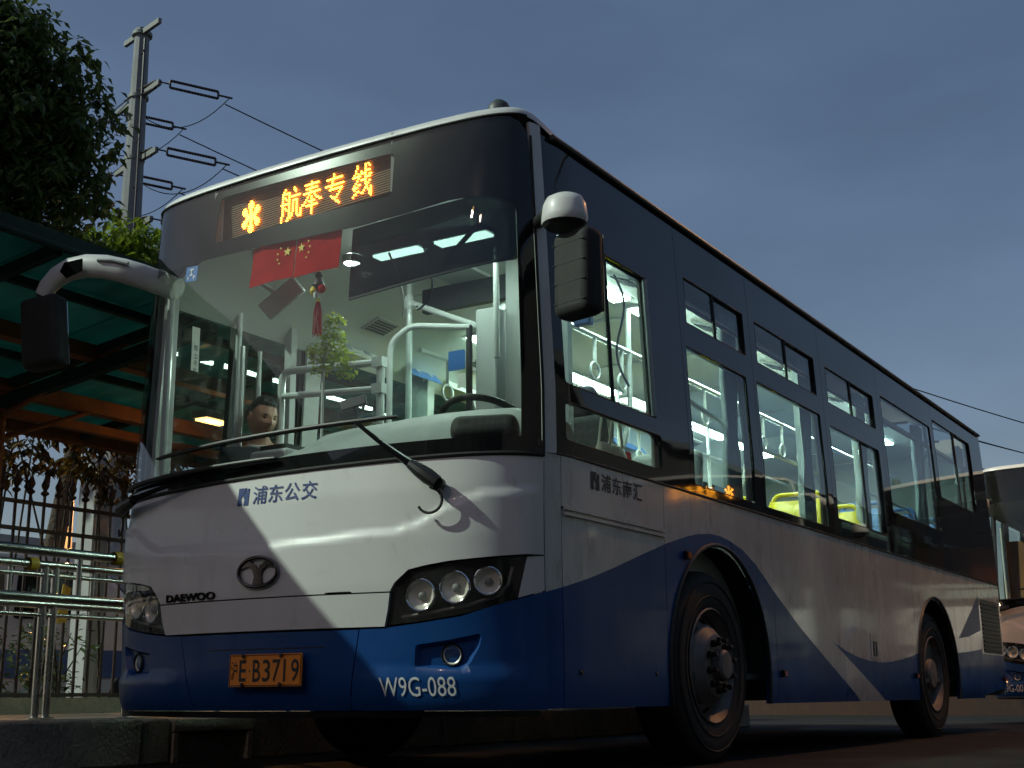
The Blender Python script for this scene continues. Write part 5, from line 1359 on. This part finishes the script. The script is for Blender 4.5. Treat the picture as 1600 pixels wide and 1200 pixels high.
def head():
    nl,nm=30,40; v=[];f=[]
    def shape(th,ph):           # th: polar from top, ph: 0 = face (-Y)
        z=math.cos(th); r=math.sin(th); fx=math.sin(ph); fy=-math.cos(ph); face=max(0,math.cos(ph))
        w_=.076; d=.096; h=.120
        jaw=1-.30*smooth((-z-.15)/.8)
        x=fx*r*w_*jaw; y=fy*r*d*(1-.10*smooth((-z-.3)/.7)); zz=z*h
        if face>0:
            g=lambda cx,cz,sx,sz: math.exp(-((x-cx)/sx)**2-((zz-cz)/sz)**2)
            dy=0
            dy-=.026*g(0,-.020,.013,.014)+.015*g(0,.002,.009,.022)      # nose
            dy+=.012*(g(.030,.009,.016,.011)+g(-.030,.009,.016,.011))   # eye sockets
            dy-=.006*(g(.028,.028,.022,.008)+g(-.028,.028,.022,.008))   # brows
            dy-=.006*g(0,-.052,.024,.006)+.005*g(0,-.064,.020,.006)     # lips
            dy+=.004*g(0,-.0585,.022,.003)
            dy-=.009*g(0,-.092,.020,.014)                               # chin
            dy-=.005*(g(.040,-.020,.018,.020)+g(-.040,-.020,.018,.020)) # cheeks
            y+=dy*face
        return Vector((x,y,zz))
    for i in range(nl+1):
        for j in range(nm): v.append(shape(PI*i/nl,2*PI*j/nm))
    for i in range(nl):
        for j in range(nm): f.append((i*nm+j,i*nm+(j+1)%nm,(i+1)*nm+(j+1)%nm,(i+1)*nm+j))
    return v,f,shape
hv,hf,shape=head()
HD=part('head',PER,(0,-.02,1.435),(R(14),R(4),R(24)))
mb=MB().add(hv,hf)
for q in (1,-1):                 # ears
    mb.add([Vector((q*(.074+.010*math.sin(a)*0+.008*(k%2)),.006+.018*math.cos(a)+.004,.0+.030*math.sin(a))) for k in range(2) for a in [2*PI*t/12 for t in range(12)]],[(i,(i+1)%12,12+(i+1)%12,12+i) for i in range(12)]+[tuple(range(12,24)),tuple(range(12))])
mb.build('face','skin',HD,angle=70)
hb=[];hfc=[];nl,nm=22,40
for i in range(nl+1):
    th=PI*.62*i/nl
    for j in range(nm):
        ph=2*PI*j/nm; p=shape(th,ph); face=math.cos(ph)
        lim=PI*(.295+.012*math.sin(ph*23)+.008*math.sin(ph*41+1)+.20*smooth((.55-face)/.7)+.12*smooth((-face-.1)/.6))
        t2=min(th,lim); p=shape(t2,ph); hb.append(p*(1.10+.02*math.sin(ph*17+th*9) if t2<lim-.02 else 1.015)+Vector((0,.003,.003)))
for i in range(nl):
    for j in range(nm): hfc.append((i*nm+j,i*nm+(j+1)%nm,(i+1)*nm+(j+1)%nm,(i+1)*nm+j))
hm=MB().add(hb,hfc); rr=random.Random(77)
for _ in range(620):
    th=math.acos(1-rr.random()*1.35); ph=rr.uniform(0,2*PI); fc=math.cos(ph)
    lim=PI*(.295+.20*smooth((.55-fc)/.7)+.12*smooth((-fc-.1)/.6))
    if th>lim: continue
    p=shape(th,ph); nrm=p.normalized(); d=(nrm*.55+Vector((rr.uniform(-.5,.5),rr.uniform(-.2,.7),rr.uniform(-.5,.2)))).normalized(); a=p*1.09; L_=rr.uniform(.012,.026)
    s_=d.cross(nrm).normalized()*.0022 if d.cross(nrm).length>1e-3 else Vector((.002,0,0))
    hm.add([a-s_,a+s_,a+d*L_],[(0,1,2)])
hm.build('hair','hair',HD,angle=80)
for q in (1,-1):
    MB().tube([(q*.021,-.0815,.007),(q*.030,-.0825,.0085),(q*.040,-.0765,.007)],[.002,.0042,.002],8).build('eye','eye',HD)
    MB().tube([(q*.014,-.092,.025),(q*.030,-.092,.029),(q*.046,-.082,.025)],[.0018,.0028,.0015],6).build('eyebrow','hair',HD)
MB().tube([(-.024,-.079,-.060),(-.010,-.0885,-.0575),(0,-.0895,-.0585),(.010,-.0885,-.0575),(.024,-.079,-.060)],[.0015,.0035,.0035,.0035,.0015],8).build('lips','lip',HD)
# ================================================================== other buses of the same fleet
SKIP_IN={'cab_lamp_','air_vent','cab_lamp','spot_lamp','cabin_lamp','sun_blind','blind_bar','blind_arm','blind_cord','driver_seat','driver_screen','cage_column','cage_window','handrail','rail_clamp','guard_rail','door_post','door_notice','inside_mirror','passenger_seat','seat_podium','ceiling_rail','stanchion','strap_handle','side_rail','wheel_box','side_seat','curtain','aisle_display','window_shelf','destination_sign','number_plate','fleet_number','company_letters','side_letters','rear_platform','maker_letters'}
b2=copy_tree(BUS,None,SKIP_IN)
b2.location=(1.80,11.42,0); b2['label']='second white and blue bus parked behind, its front lit orange, at the right edge'; b2['group']='city buses'; BUS['group']='city buses'
lettering('fleet_number','W9G-001',-1.15,-.82,.350,.428,BO,'ink_white',b2,0)
MB().box((0,1.0,1.30),(2.2,.04,1.7)).build('cab_partition','orange_lit_brown',b2)
MB().box((0,8.5,1.5),(2.3,.04,2.4)).build('rear_screen','dark_grey',b2)
for a in (-.7,0,.7): MB().box((a,.97,1.75),(.05,.02,.8)).build('partition_frame','dark_grey',b2)
SK3=SKIP_IN-{'destination_sign'}
for x,y,lab in ((4.85,10.05,'third bus with lit amber sign, seen only as a reflection in the bus side'),):
    b=copy_tree(BUS,None,SK3); b.location=(x,y,0); b['label']=lab; b['group']='city buses'
